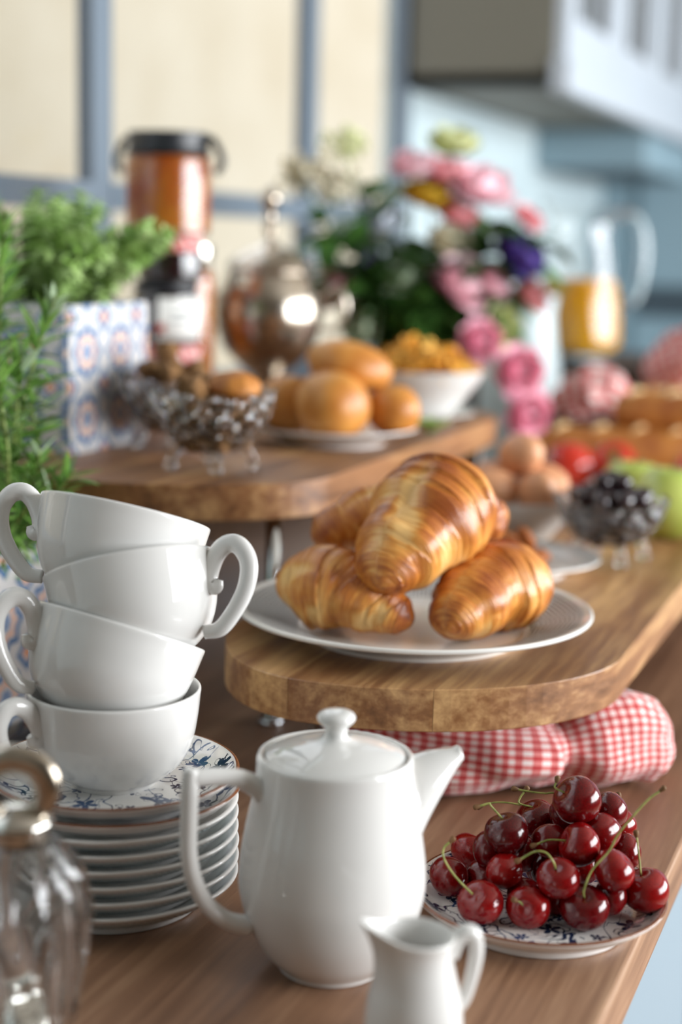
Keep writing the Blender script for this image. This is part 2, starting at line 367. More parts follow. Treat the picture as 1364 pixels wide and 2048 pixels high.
# ------------------------------------------------------------------ the room
structure('floor', box(-3.2, 3.0, -2.0, 5.3, -0.06, 0), M['floor'])
structure('ceiling', box(-1.06, 3.0, -2.0, 5.3, 2.6, 2.66), M['ceiling'])
structure('wall_far', box(-1.06, 3.0, 5.0, 5.1, 0, 2.6), M['cabinet_blue'])
structure('wall_near', box(-1.06, 3.0, -2.0, -1.9, 0, 2.6), M['wall_shade'])
WX = -1.0
GY0, GY1, GZ0, GZ1 = 0.35, 2.89, T+0.17, 2.42
structure('wall_left', join(box(WX-0.06, WX, -1.9, GY0, 0, 2.6), box(WX-0.06, WX, GY0, GY1, 0, GZ0), box(WX-0.06, WX, GY0, GY1, GZ1, 2.6), box(WX-0.06, WX, 2.93, 5.0, 0, 2.6)), M['blue_wall'])
structure('wall_right', join(box(2.3, 2.4, -1.9, 0.4, 0, 2.6), box(2.3, 2.4, 0.4, 4.2, 0, 0.88), box(2.3, 2.4, 0.4, 4.2, 2.36, 2.6), box(2.3, 2.4, 4.2, 5.0, 0, 2.6)), M['wall_shade'])
win2 = structure('window_2', join(box(2.2, 2.24, 0.4, 4.2, 0.88, 0.94), box(2.2, 2.24, 0.4, 4.2, 2.30, 2.36)), M['frame_paint'])
for y in (0.4, 1.33, 2.27, 3.21, 4.15): structure('mullion', box(2.2, 2.235, y, y+0.05, 0.94, 2.30), M['frame_paint'], win2)
structure('wall_outside', box(-3.1, -3.0, -1.0, 14, 0, 2.7), M['cream_render'])
structure('shade_panel_1', box(WX+0.0005, WX+0.012, GY0, GY1, T+0.002, GZ0-0.002), M['under_stand_shade'])  # dark sheet added so the space under the tall stand reads as shade
# glazed screen along the left
win1 = structure('window_1', join(box(WX-0.03, WX+0.02, GY0, GY1, GZ0, GZ0+0.04), box(WX-0.03, WX+0.02, GY0, GY1, GZ1-0.05, GZ1)), M['frame_paint'])
MUL = (0.43, 0.88, 1.30, 1.70, 2.38, 2.84)
for y in MUL: structure('mullion', box(WX-0.012, WX+0.010, y, y+0.048, GZ0+0.04, GZ1-0.05), M['frame_paint'], win1)
ys = [GY0]+[m for m in MUL]
for a, b in zip(MUL, MUL[1:]):
    structure('rail', box(WX-0.012, WX+0.012, a+0.048, b, T+0.440, T+0.474), M['frame_paint'], win1)
    structure('pane', box(WX-0.004, WX, a+0.048, b, GZ0+0.04, T+0.440), M['window_glass'], win1)
    structure('pane', box(WX-0.004, WX, a+0.048, b, T+0.474, GZ1-0.05), M['window_glass'], win1)

# ------------------------------------------------------------------ worktop and base cabinets
tag(part('worktop', bbox(WX+0.001, -0.141, -0.4, 4.4, T-0.037, T, 0.0025), M['worktop_wood'], smooth=False), 'long brown wooden worktop that carries the whole breakfast spread', 'worktop')
bc = thing('base_cabinet', 'pale blue grey painted base cabinet run under the wooden worktop', 'cabinet', (0, 0, 0))
part('carcass', box(WX+0.01, -0.19, -0.38, 4.38, 0.08, T-0.0375), M['base_blue'], bc, smooth=False)
part('plinth', box(WX+0.05, -0.24, -0.36, 4.36, 0, 0.08), M['dark_gap'], bc, smooth=False)
for k, y in enumerate((-0.36, 0.235, 0.83, 1.425, 2.02, 2.615, 3.21)):
    d = part('door', bbox(-0.189, -0.168, y, y+0.589, 0.1, T-0.05, 0.002), M['base_blue'], bc, smooth=False)
    part('panel', join(box(-0.168, -0.164, y+0.005, y+0.075, 0.105, T-0.055), box(-0.168, -0.164, y+0.514, y+0.584, 0.105, T-0.055), box(-0.168, -0.164, y+0.075, y+0.514, 0.105, 0.175), box(-0.168, -0.164, y+0.075, y+0.514, T-0.125, T-0.055)), M['base_blue'], d, smooth=False)

# ------------------------------------------------------------------ overhead cabinet and tall unit at the end
oc = thing('wall_cabinet', 'white overhead cabinet with glazed doors at the top right', 'cabinet', (0, 0, T))
y0, y1, xf_ = 2.86, 4.69, -0.705
part('carcass', join(box(WX+0.001, xf_, y0, y0+0.02, 0.70, 1.5), box(WX+0.001, xf_, y1-0.02, y1, 0.70, 1.5), box(WX+0.001, WX+0.02, y0, y1, 0.70, 1.5), box(WX+0.001, xf_, y0, y1, 1.48, 1.5), box(WX+0.001, xf_, y0, y1, 0.70, 0.72)), M['cabinet_shaded_taupe'], oc, smooth=False)
part('cornice', bbox(xf_-0.005, xf_+0.032, y0-0.01, y1, 0.685, 0.745, 0.004), M['cabinet_white'], oc, smooth=False)
for k in range(4):
    a = y0+k*0.4575; b = a+0.4535
    d = part('door', join(box(xf_, xf_+0.022, a, a+0.085, 0.745, 1.5), box(xf_, xf_+0.022, b-0.085, b, 0.745, 1.5), box(xf_, xf_+0.022, a+0.085, b-0.085, 0.745, 0.825), box(xf_, xf_+0.022, a+0.085, b-0.085, 1.42, 1.5)), M['cabinet_white'], oc, smooth=False)
    part('pane', box(xf_+0.006, xf_+0.010, a+0.085, b-0.085, 0.825, 1.42), M['window_glass'], d, smooth=False)
    part('glazing_bar', join(box(xf_+0.004, xf_+0.018, (a+b)/2-0.01, (a+b)/2+0.01, 0.825, 1.42)), M['cabinet_white'], d, smooth=False)
hd = thing('cooker_hood', 'slim blue grey cooker hood slab under the overhead cabinet', 'hood', (0, 0, T))
part('body', bbox(WX+0.001, -0.72, 3.9, 4.6, 0.60, 0.698, 0.006), M['cabinet_blue'], hd, smooth=False)
part('filter', box(WX+0.03, -0.75, 3.93, 4.57, 0.594, 0.60), M['dark_gap'], hd, smooth=False)
tu = thing('tall_cupboard', 'tall blue grey cupboard standing at the far end of the kitchen', 'cupboard', (0, 0, 0))
part('carcass', box(WX+0.003, 0.9, 4.72, 4.99, 0.003, 2.3), M['cabinet_blue'], tu, smooth=False)
for a in (WX+0.12, -0.30, 0.30):
    part('door', bbox(a, a+0.575, 4.70, 4.72, T+0.30, 2.28, 0.003), M['cabinet_blue'], tu, smooth=False)
    part('door', bbox(a, a+0.575, 4.70, 4.72, 0.1, T+0.20, 0.003), M['cabinet_blue'], tu, smooth=False)
part('recess', box(WX+0.12, 0.88, 4.712, 4.72, T+0.205, T+0.295), M['dark_gap'], tu, smooth=False)

# ------------------------------------------------------------------ two wooden serving stands
def stand(name, label, x0, x1, y0, y1, zt, fx, fd, bd, legs, ncut, thick=0.03):
    """board of glued planks, rounded ends, chrome legs. fx: x of the foremost point, fd/bd: depth of the end arcs"""
    t = thing(name, label, 'serving stand', (0, 0, T)); poly = []
    n = 40
    for k in range(n+1):
        a = PI*k/n; cx = math.cos(a); sx = math.sin(a)
        x = fx+(x1-fx)*max(cx, 0)**1.0+(fx-x0)*min(cx, 0) if True else 0
        poly.append((x, y0+fd-fd*sx**1.02))
    for k in range(n+1):
        a = PI*k/n; cx = math.cos(a); x = fx-(fx-x0)*max(cx, 0)-(x1-fx)*min(cx, 0)
        poly.append((x, y1-bd+bd*math.sin(a)))
    poly = list(reversed(poly))
    cuts = [x0-1]+[x0+(x1-x0)*(i+1)/ncut for i in range(ncut-1)]+[x1+1]
    for a, b in zip(cuts, cuts[1:]):
        p = clip_poly(clip_poly(poly, 0, b-0.00015, True), 0, a+0.00015, False)
        q = [p[0]]
        for c in p[1:]:
            if (Vector(c)-Vector(q[-1])).length > 1e-5: q.append(c)
        part('plank', prism(q, zt-thick, zt, 0.0008), M['mango_wood'], t, smooth=False)
    for (lx, ly, lz) in legs:
        lg = part('leg', tube([(lx, ly, lz), (lx, ly, zt-thick)], 0.0065, n=2, m=20, smooth=False), M['chrome'], t)
        part('foot', lathe([(0, lz), (0.011, lz), (0.011, lz+0.004), (0.007, lz+0.006), (0, lz+0.006)], 20), M['chrome'], lg, loc=(lx, ly, 0))
    return t
MZ, UZ = 0.115, 0.21
stand('serving_stand', 'low wooden serving stand with rounded end under the croissants', -0.497, -0.20, 0.941, 2.06, MZ, -0.385, 0.155, 0.12,
      [(-0.44, 1.10, 0), (-0.25, 1.30, 0), (-0.44, 1.95, 0), (-0.25, 1.95, 0)], 3)
stand('serving_stand', 'tall wooden serving stand at the back under glass bowls and rolls', -0.91, -0.481, 1.096, 1.86, UZ, -0.69, 0.13, 0.12,
      [(-0.512, 1.155+0.02, 0), (-0.512, 1.78, 0), (-0.86, 1.22, 0), (-0.86, 1.76, 0)], 4)

# ------------------------------------------------------------------ saucers
SH = 0.0094
SAUC = fine([(0.0, 0.0072), (0.03, 0.0072), (0.051, 0.0060), (0.0525, 0.0005), (0.054, 0.0), (0.0555, 0.0005), (0.057, 0.0050), (0.064, 0.0080), (0.071, 0.0120), (0.0752, 0.0158), (0.0775, 0.0178), (0.0778, 0.0192), (0.0766, 0.0199), (0.0745, 0.0190), (0.069, 0.0145), (0.062, 0.0108), (0.056, 0.0096), (0.03, 0.0094), (0.0, 0.0094)], 4)
SAUC = [(max(r, 0.0), z) for r, z in SAUC]; SAUC[0] = (0.0, 0.0072); SAUC[-1] = (0.0, 0.0094)
sauc_me = mesh('saucer', lathe(SAUC, 96)); sauc_me.materials.append(M['floral_porcelain'])
def white_saucer_mesh(low):
    p = SAUC
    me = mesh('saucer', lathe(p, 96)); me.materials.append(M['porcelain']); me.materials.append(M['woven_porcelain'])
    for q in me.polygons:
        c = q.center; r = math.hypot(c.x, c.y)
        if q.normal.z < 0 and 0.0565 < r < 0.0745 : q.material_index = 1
    return me
wsm = white_saucer_mesh(0)
SX, SY = -0.457, 0.808
ORD = ['lowest', 'second lowest', 'third lowest', 'fourth from the bottom', 'fifth from the bottom', 'topmost plain']
for k in range(6):
    o = link('saucer', wsm, None, None, (SX+R.uniform(-.0006, .0006), SY+R.uniform(-.0006, .0006), T+0.0003+k*(SH+0.0001)))
    tag(o, ORD[k]+' white woven-textured saucer in the stack under the cups', 'saucer', 'white saucers in the stack')
for k in (6, 7):
    o = link('saucer', sauc_me, None, None, (SX+(0.0012 if k == 6 else -0.0004), SY, T+0.0003+k*(SH+0.0001)), (0, 0, 1.3*k))
    tag(o, ('blue floral saucer with brown rim directly under the bottom cup' if k == 7 else 'blue floral saucer second from the top of the stack'), 'saucer', 'blue floral saucers')
CPX, CPY = -0.204, 0.886
tag(link('saucer', sauc_me, None, None, (CPX, CPY, T+0.0002), (0, 0, 0.4)), 'blue floral saucer with brown rim holding the cherries', 'saucer', 'blue floral saucers')

# ------------------------------------------------------------------ cups
FWD = Vector((-0.3628, 0.9319, 0)); RGT = Vector((0.9319, 0.3628, 0)); UP = Vector((0, 0, 1))
CH, CR = 0.061, 0.0533
cup_prof = fine([(0.0, 0.004), (0.022, 0.0038), (0.0245, 0.0004), (0.0262, 0.0004), (0.0275, 0.0035), (0.0345, 0.0075), (0.0432, 0.0165), (0.0488, 0.029), (0.0515, 0.043), (0.0528, 0.055), (0.0533, 0.0600), (0.0526, 0.0612), (0.0514, 0.0604), (0.0503, 0.052), (0.0488, 0.041), (0.0460, 0.029), (0.0405, 0.0180), (0.0310, 0.0098), (0.018, 0.0072), (0.0, 0.0068)], 5)
cup_prof = [(max(0, r), z) for r, z in cup_prof]; cup_prof[0] = (0, 0.004); cup_prof[-1] = (0, 0.0068)
cup_me = mesh('cup_body', lathe(cup_prof, 96)); cup_me.materials.append(M['porcelain'])
hp = [(0.0556, 0.0400), (0.0540, 0.0368), (0.0515, 0.0372), (0.0503, 0.0415), (0.0530, 0.0480), (0.0585, 0.0555), (0.0655, 0.0595), (0.0725, 0.0575), (0.0768, 0.0495), (0.0765, 0.0400), (0.0715, 0.0290), (0.0625, 0.0185), (0.0520, 0.0105), (0.0420, 0.0105)]
cup_h = mesh('handle', tube([(r, 0, z) for r, z in hp], [0.0030, 0.0044, 0.0046, 0.0046, 0.0046, 0.0046, 0.0045, 0.0043, 0.0041, 0.0034], n=90, m=18, flat=1.25, ref=(0, 1, 0))); cup_h.materials.append(M['porcelain'])
def cup(label, rim, tilt_r, tilt_f, hdir):
    ax = Vector((0, 0, 0)); th, ph = math.radians(tilt_r), math.radians(tilt_f)
    a = (RGT*math.sin(th)*math.cos(ph)+FWD*math.sin(ph)+UP*math.cos(th)*math.cos(ph)).normalized()
    h = RGT*hdir[0]+FWD*hdir[1]; h = (h-a*h.dot(a)).normalized(); k = a.cross(h)
    m = Matrix((h, k, a)).transposed().to_4x4()
    base = Vector(rim)-a*CH
    t = thing('cup', label, 'cup', base, m.to_euler(), 'stacked white cups')
    link('cup_body', cup_me, None, t); link('handle', cup_h, None, t)
cup('upright white cup at the bottom of the stack, standing on the floral saucer', (SX, SY, T+0.0754+0.0003+CH), 0, 0, (-0.79, -0.61))
cup('white cup second from the bottom, tipped to the right with left handle', (-0.4552, 0.8145, T+0.1737), 15.8, 17, (-0.871, -0.491))
cup('white cup third from the bottom, the one whose handle points right', (-0.4547, 0.8231, T+0.2101), -12.5, 20, (0.94, -0.34))
cup('topmost white cup of the stack, handle to the left by the rosemary', (-0.4633, 0.8348, T+0.2414), 11.24, 15.8, (-0.998, 0.06))

# ------------------------------------------------------------------ teapot
TPX, TPY = -0.2985, 0.777
tp = thing('teapot', 'tall white porcelain teapot with knobbed lid beside the cherries', 'teapot', (TPX, TPY, T))
body = fine([(0.0, 0.0025), (0.026, 0.0022), (0.0285, 0.0), (0.0305, 0.0012), (0.0315, 0.0035), (0.0400, 0.0130), (0.0485, 0.0290), (0.0530, 0.0470), (0.0530, 0.0620), (0.0505, 0.0800), (0.0470, 0.0980), (0.0448, 0.1130), (0.0442, 0.1215), (0.0440, 0.1250), (0.0428, 0.1268), (0.0408, 0.1262), (0.0398, 0.1235), (0.0395, 0.1205), (0.0380, 0.1195)], 5)
body = [(max(0, r), z) for r, z in body]; body[0] = (0, 0.0025)
part('body', lathe(body, 96), M['porcelain'], tp)
lid = fine([(0.0394, 0.1205), (0.0394, 0.1255), (0.0375, 0.1272), (0.030, 0.1302), (0.020, 0.1328), (0.0115, 0.1345), (0.0072, 0.1362), (0.0062, 0.1390), (0.0072, 0.1425), (0.0100, 0.1455), (0.0108, 0.1480), (0.0090, 0.1505), (0.0050, 0.1516), (0.0, 0.1518)], 5)
lid = [(max(0, r), z) for r, z in lid]; lid[-1] = (0, 0.1518)
part('lid', lathe(lid, 80), M['porcelain'], tp)
SD = (RGT*0.97+FWD*0.24).normalized()
def sp(r, z, s=0): return SD*r+UP*z+SD.cross(UP)*s
# spout: a beak lofted from a tall slot on the body to a small lip
def spout():
    secs = []
    n = 26; m = 28
    V, Fc = [], []
    for i in range(n):
        f = i/(n-1)
        # centre line and half sizes (vertical-ish, sideways) from root to tip
        x = 0.036+(0.0735-0.036)*f; g = max(0.0, (x-0.045)/0.0285)
        zt = 0.1185+0.0075*f+0.002*math.sin(PI*f); zb = 0.066+0.054*g**0.72 if g > 0 else 0.066
        c = Vector((x, 0, (zt+zb)/2)); hv = max(0.0045, (zt-zb)/2); hs = 0.0185*(1-f)**0.9+0.0060
        tilt = math.radians(16*f)
        e1 = Vector((-math.sin(tilt), 0, math.cos(tilt)))
        for k in range(m):
            a = 2*PI*k/m
            p = c+e1*(math.cos(a)*hv)+Vector((0, 1, 0))*(math.sin(a)*hs)
            V.append(SD*p.x+UP*p.z+SD.cross(UP)*p.y)
    for i in range(n-1):
        for k in range(m): Fc.append((i*m+k, i*m+(k+1) % m, (i+1)*m+(k+1) % m, (i+1)*m+k))
    # hollow lip
    b = len(V); last = (n-1)*m; cc = sum((V[last+k] for k in range(m)), Vector())/m
    for k in range(m): V.append(cc+(V[last+k]-cc)*0.72)
    for k in range(m): V.append(cc+(V[last+k]-cc)*0.55-SD*0.012-UP*0.006)
    for k in range(m):
        k2 = (k+1) % m
        Fc.append((last+k, last+k2, b+k2, b+k)); Fc.append((b+k, b+k2, b+m+k2, b+m+k))
    Fc.append(tuple(b+m+k for k in range(m)))
    return V, Fc
part('spout', spout(), M['porcelain'], tp)
HD = (RGT*-0.93+FWD*-0.37).normalized()
hpts = [HD*0.040+UP*0.106, HD*0.047+UP*0.1125, HD*0.056+UP*0.1180, HD*0.068+UP*0.1205, HD*0.079+UP*0.1212, HD*0.0850+UP*0.1210]
part('handle', join(tube(hpts, [0.0068, 0.0058, 0.0052, 0.0050, 0.0050, 0.0045], n=40, m=16, ref=(0, 0, 1)),
     tube([HD*0.0842+UP*0.1265, HD*0.0846+UP*0.115, HD*0.0850+UP*0.095, HD*0.0848+UP*0.078, HD*0.0815+UP*0.062, HD*0.0740+UP*0.047, HD*0.0630+UP*0.0365, HD*0.0500+UP*0.0310], [0.0040, 0.0050, 0.0049, 0.0048, 0.0048, 0.0048, 0.0050, 0.0058], n=60, m=16, flat=1.15, ref=(0, 0, 1))), M['porcelain'], tp)

# ------------------------------------------------------------------ creamer
cr = thing('creamer', 'small white porcelain creamer jug in front of the teapot', 'jug', (-0.2215, 0.696, T))
JD = (RGT*-0.93+FWD*-0.36).normalized(); JA = math.atan2(JD.y, JD.x)
cprof = fine([(0.0, 0.002), (0.017, 0.0018), (0.0195, 0.0), (0.021, 0.0015), (0.0240, 0.010), (0.0252, 0.020), (0.0240, 0.033), (0.0210, 0.046), (0.0190, 0.056), (0.0190, 0.063), (0.0200, 0.0675), (0.0196, 0.0690), (0.0182, 0.0680), (0.0170, 0.060), (0.0172, 0.052), (0.0200, 0.040), (0.0222, 0.024), (0.018, 0.008), (0.0, 0.006)], 5)
cprof = [(max(0, r), z) for r, z in cprof]; cprof[0] = (0, 0.002); cprof[-1] = (0, 0.006)
def lip(r, z, a):
    d = (a-JA+PI) % (2*PI)-PI; g = math.exp(-(d/0.62)**2); u = max(0, (z-0.042)/0.027)
    return r+g*0.0100*u**1.6, z+g*0.0085*u**1.8+(math.cos(d)*0.0012*u), a
part('body', lathe(cprof, 96, lip), M['porcelain'], cr)
ED = (RGT*0.985+FWD*0.15).normalized()
part('handle', tube([ED*0.0175+UP*0.056, ED*0.0205+UP*0.0640, ED*0.0250+UP*0.0682, ED*0.0296+UP*0.0662, ED*0.0312+UP*0.0585, ED*0.0304+UP*0.0495, ED*0.0284+UP*0.0400, ED*0.0260+UP*0.0320, ED*0.0228+UP*0.0270], [0.0036, 0.0034, 0.0033, 0.0032, 0.0030, 0.0028, 0.0028], n=60, m=14, flat=1.3, ref=(0, 1, 0)), M['porcelain'], cr)

# ------------------------------------------------------------------ fluted glass jar with silver top, near left
gj = thing('glass_jar', 'swirled clear glass jar with silver loop top at bottom left corner', 'jar', (-0.398, 0.610, T))
jp = fine([(0.0, 0.001), (0.016, 0.0), (0.020, 0.003), (0.0235, 0.012), (0.0285, 0.040), (0.0325, 0.070), (0.0335, 0.088), (0.0300, 0.105), (0.0215, 0.117), (0.0140, 0.123), (0.0128, 0.130)], 8)
inn = [(r*0.86-0.0008, z if z > 0.012 else 0.008) for r, z in reversed(jp) if z > 0.003]
jp = [(max(0, r), z) for r, z in jp]; jp[0] = (0, 0.001)
def flute(r, z, a):
    k = min(1, max(0, (z-0.006)/0.02))*min(1, max(0, (0.122-z)/0.03))
    return r*(1+0.085*k*(abs(math.cos(6*a+z*45))*2-1.2)), z, a
part('body', lathe(jp+inn+[(0, 0.008)], 168, flute), M['glass'], gj)
part('collar', lathe(fine([(0.0131, 0.118), (0.0150, 0.1195), (0.0150, 0.126), (0.0168, 0.128), (0.0168, 0.131), (0.0130, 0.1345), (0.0085, 0.137), (0.006, 0.1385), (0.0, 0.139)], 3), 48), M['silver'], gj)
part('loop_handle', tube([RGT*-0.016+UP*0.130, RGT*-0.021+UP*0.142, RGT*-0.017+UP*0.154, RGT*-0.004+UP*0.1605, RGT*0.009+UP*0.1575, RGT*0.0145+UP*0.148, RGT*0.0125+UP*0.139, RGT*0.007+UP*0.132], [0.0030, 0.0042, 0.0048, 0.0050, 0.0048, 0.0042, 0.0032], n=60, m=14, flat=1.5, ref=tuple(FWD)), M['old_silver'], gj)
part('silver_fitting', lathe(fine([(0.0, 0.010), (0.012, 0.010), (0.016, 0.014), (0.017, 0.028), (0.010, 0.036), (0.0045, 0.040), (0.0030, 0.048), (0.0, 0.050)], 3), 40), M['silver'], gj)

# ------------------------------------------------------------------ cherries
def cherry_mesh(seed):
    def fn(p, d):
        dent = math.exp(-((1-d.z)/0.10)**1.0)*0.30; seam = 0.03*math.exp(-(d.x/0.10)**2)*(1 if d.y > 0 else 0)
        k = 1-dent-seam+0.05*(1-d.z*d.z)
        return Vector((p.x*k*1.02, p.y*k*0.98, p.z*(1-dent)*0.97))
    return mesh('fruit', blob(1, 1, 1, 32, 22, 0.06, 10, seed, fn))
CHM = [cherry_mesh(s) for s in (1, 2, 3)]
for m_ in CHM: m_.materials.append(M['cherry'])
CH_ = [(0.0167, 0.0185, 0.0731, 0.0137), (-0.015, 0.0481, 0.0454, 0.0124), (-0.0208, -0.0052, 0.0545, 0.0124), (-0.0533, 0.0305, 0.0243, 0.0111), (-0.0547, -0.0116, 0.0228, 0.0113), (-0.0183, -0.016, 0.0343, 0.0102), (-0.0258, -0.0401, 0.0221, 0.0123), (0.0014, -0.0323, 0.0213, 0.0115), (0.0171, -0.0253, 0.0396, 0.0114), (0.0233, -0.0004, 0.0522, 0.0121), (0.0313, 0.0213, 0.0536, 0.0116), (0.0325, 0.0414, 0.061, 0.0106), (0.047, -0.0092, 0.0439, 0.0116), (0.0326, -0.0213, 0.0226, 0.0128), (0.0631, 0.0093, 0.027, 0.0132), (0.0426, 0.0402, 0.0364, 0.0105), (-0.0367, 0.0026, 0.0198, 0.0101), (0.0355, 0.0562, 0.0473, 0.0107), (-0.0065, 0.0352, 0.0201, 0.0104), (0.0448, -0.0023, 0.0236, 0.0104), (-0.0063, -0.012, 0.0195, 0.0098), (-0.0336, 0.0028, 0.0387, 0.01), (-0.0026, 0.0661, 0.039, 0.0108), (0.013, -0.0069, 0.0197, 0.0099),
 (0.004, 0.0085, 0.0480, 0.0105), (0.0015, 0.0150, 0.0270, 0.0105), (0.022, 0.0230, 0.0300, 0.0105), (-0.017, 0.0190, 0.0330, 0.0105), (0.008, 0.036, 0.0560, 0.0110), (0.020, 0.0440, 0.0330, 0.0105)]
STEMS = {6: [[(-0.0298, -0.0497, 0.0324), (-0.0387, -0.0506, 0.0402), (-0.0461, -0.0507, 0.05), (-0.0473, -0.0489, 0.0562), (-0.0441, -0.046, 0.06)]],
 13: [[(0.0335, -0.0275, 0.0330), (0.0335, -0.0288, 0.0368), (0.0369, -0.0245, 0.048), (0.045, -0.0186, 0.0588), (0.0496, -0.014, 0.0694), (0.0627, -0.0047, 0.0876), (0.0702, 0.0003, 0.0941)]],
 14: [[(0.0594, 0.0079, 0.0385), (0.0576, 0.0099, 0.0503), (0.0556, 0.0112, 0.0594)]],
 17: [[(0.0361, 0.0554, 0.0511), (0.0385, 0.058, 0.0582), (0.0357, 0.0585, 0.0646)]],
 1: [[(-0.0180, 0.046, 0.0560), (-0.0255, 0.0435, 0.0560), (-0.0256, 0.0452, 0.0594), (-0.0231, 0.0472, 0.0637)]],
 2: [[(-0.0240, -0.006, 0.0655), (-0.0307, -0.0076, 0.0711), (-0.032, -0.0076, 0.0725), (-0.0378, -0.01, 0.0705)]],
 22: [[(-0.006, 0.0635, 0.0480), (-0.0258, 0.0574, 0.0496), (-0.0361, 0.054, 0.0512), (-0.045, 0.0508, 0.0509), (-0.0517, 0.0479, 0.0484)]],
 0: [[(0.0090, 0.0125, 0.0800), (0.0041, 0.0125, 0.0815), (0.0044, 0.0144, 0.0850)]],
 11: [[(0.024, 0.036, 0.0640), (0.004, 0.0225, 0.0741), (-0.0038, 0.0189, 0.0744), (-0.0135, 0.0157, 0.0753), (-0.0202, 0.0136, 0.0763)]],
 8: [[(0.0160, -0.0310, 0.0490), (0.0154, -0.0329, 0.0523), (0.0105, -0.0326, 0.0572), (0.0039, -0.0339, 0.0572), (-0.0039, -0.0366, 0.052)]],
 9: [[(0.014, -0.0052, 0.0561), (0.0064, -0.0079, 0.0554), (-0.001, -0.0109, 0.0522)]],
 7: [[(0.0012, -0.0405, 0.0240), (-0.0012, -0.0415, 0.0275), (-0.0032, -0.0435, 0.0290)]]}
CLAB = {0: 'topmost big cherry crowning the pile on the floral saucer', 1: 'cherry near the top left with a short upright stem', 2: 'cherry at upper left, stem knot curling out to the left',
        3: 'round dark cherry at the left shoulder of the pile', 4: 'leftmost cherry of the pile, next to the teapot', 5: 'oval cherry in the middle of the left half of the pile',
        6: 'front cherry with curved green stem rising to a brown knot at left', 7: 'front centre cherry showing its stem pit and a green stub', 8: 'cherry in the middle of the front with a bent stem over it',
        9: 'bright round cherry just below the topmost one', 10: 'cherry right of centre high in the pile under the topmost one', 12: 'cherry behind the long stem on the right of the pile',
        13: 'front cherry from which the longest stem sweeps up to the right', 14: 'rightmost cherry at the saucer rim with a straight short stem', 17: 'back right cherry with a short hooked stem', 11: 'cherry peeking out behind the topmost one at right', 15: 'half-hidden bright cherry at the right edge behind the long stem', 22: 'cherry at the back whose stem reaches out to the left'}
for i, (x, y, z, r) in enumerate(CH_):
    t = thing('cherry', CLAB.get(i, 'dark red cherry half hidden inside the pile on the floral saucer'), 'cherry', (CPX+x, CPY+y, T+z), group='cherries on the floral saucer')
    st = STEMS.get(i)
    d = (Vector(st[0][0])-Vector((x, y, z))).normalized() if st else Vector((R.uniform(-1, 1), R.uniform(-.2, 1), R.uniform(-.8, .5))).normalized()
    e = d.to_track_quat('Z', 'Y').to_euler()
    o = link('fruit', CHM[i % 3], None, t, (0, 0, 0), e); s = r*1.10; o.scale = (s, s*R.uniform(.97, 1.02), s*R.uniform(.96, 1.02))
    for q in (st or []):
        P = [Vector(p)-Vector((x, y, z)) for p in q]; P[0] = P[0]*0.78
        sm = part('stem', tube(P, [0.00068, 0.00062, 0.0006, 0.0007], n=24, m=8), M['cherry_stem'], t)
        e1 = P[-1]; dd = (P[-1]-P[-2]).normalized()
        part('stem_knot', tube([e1-dd*0.001, e1+dd*0.0008, e1+dd*0.0026, e1+dd*0.0036], [0.0009, 0.0016, 0.0019, 0.0008], n=8, m=8), M['stem_tip'], sm)

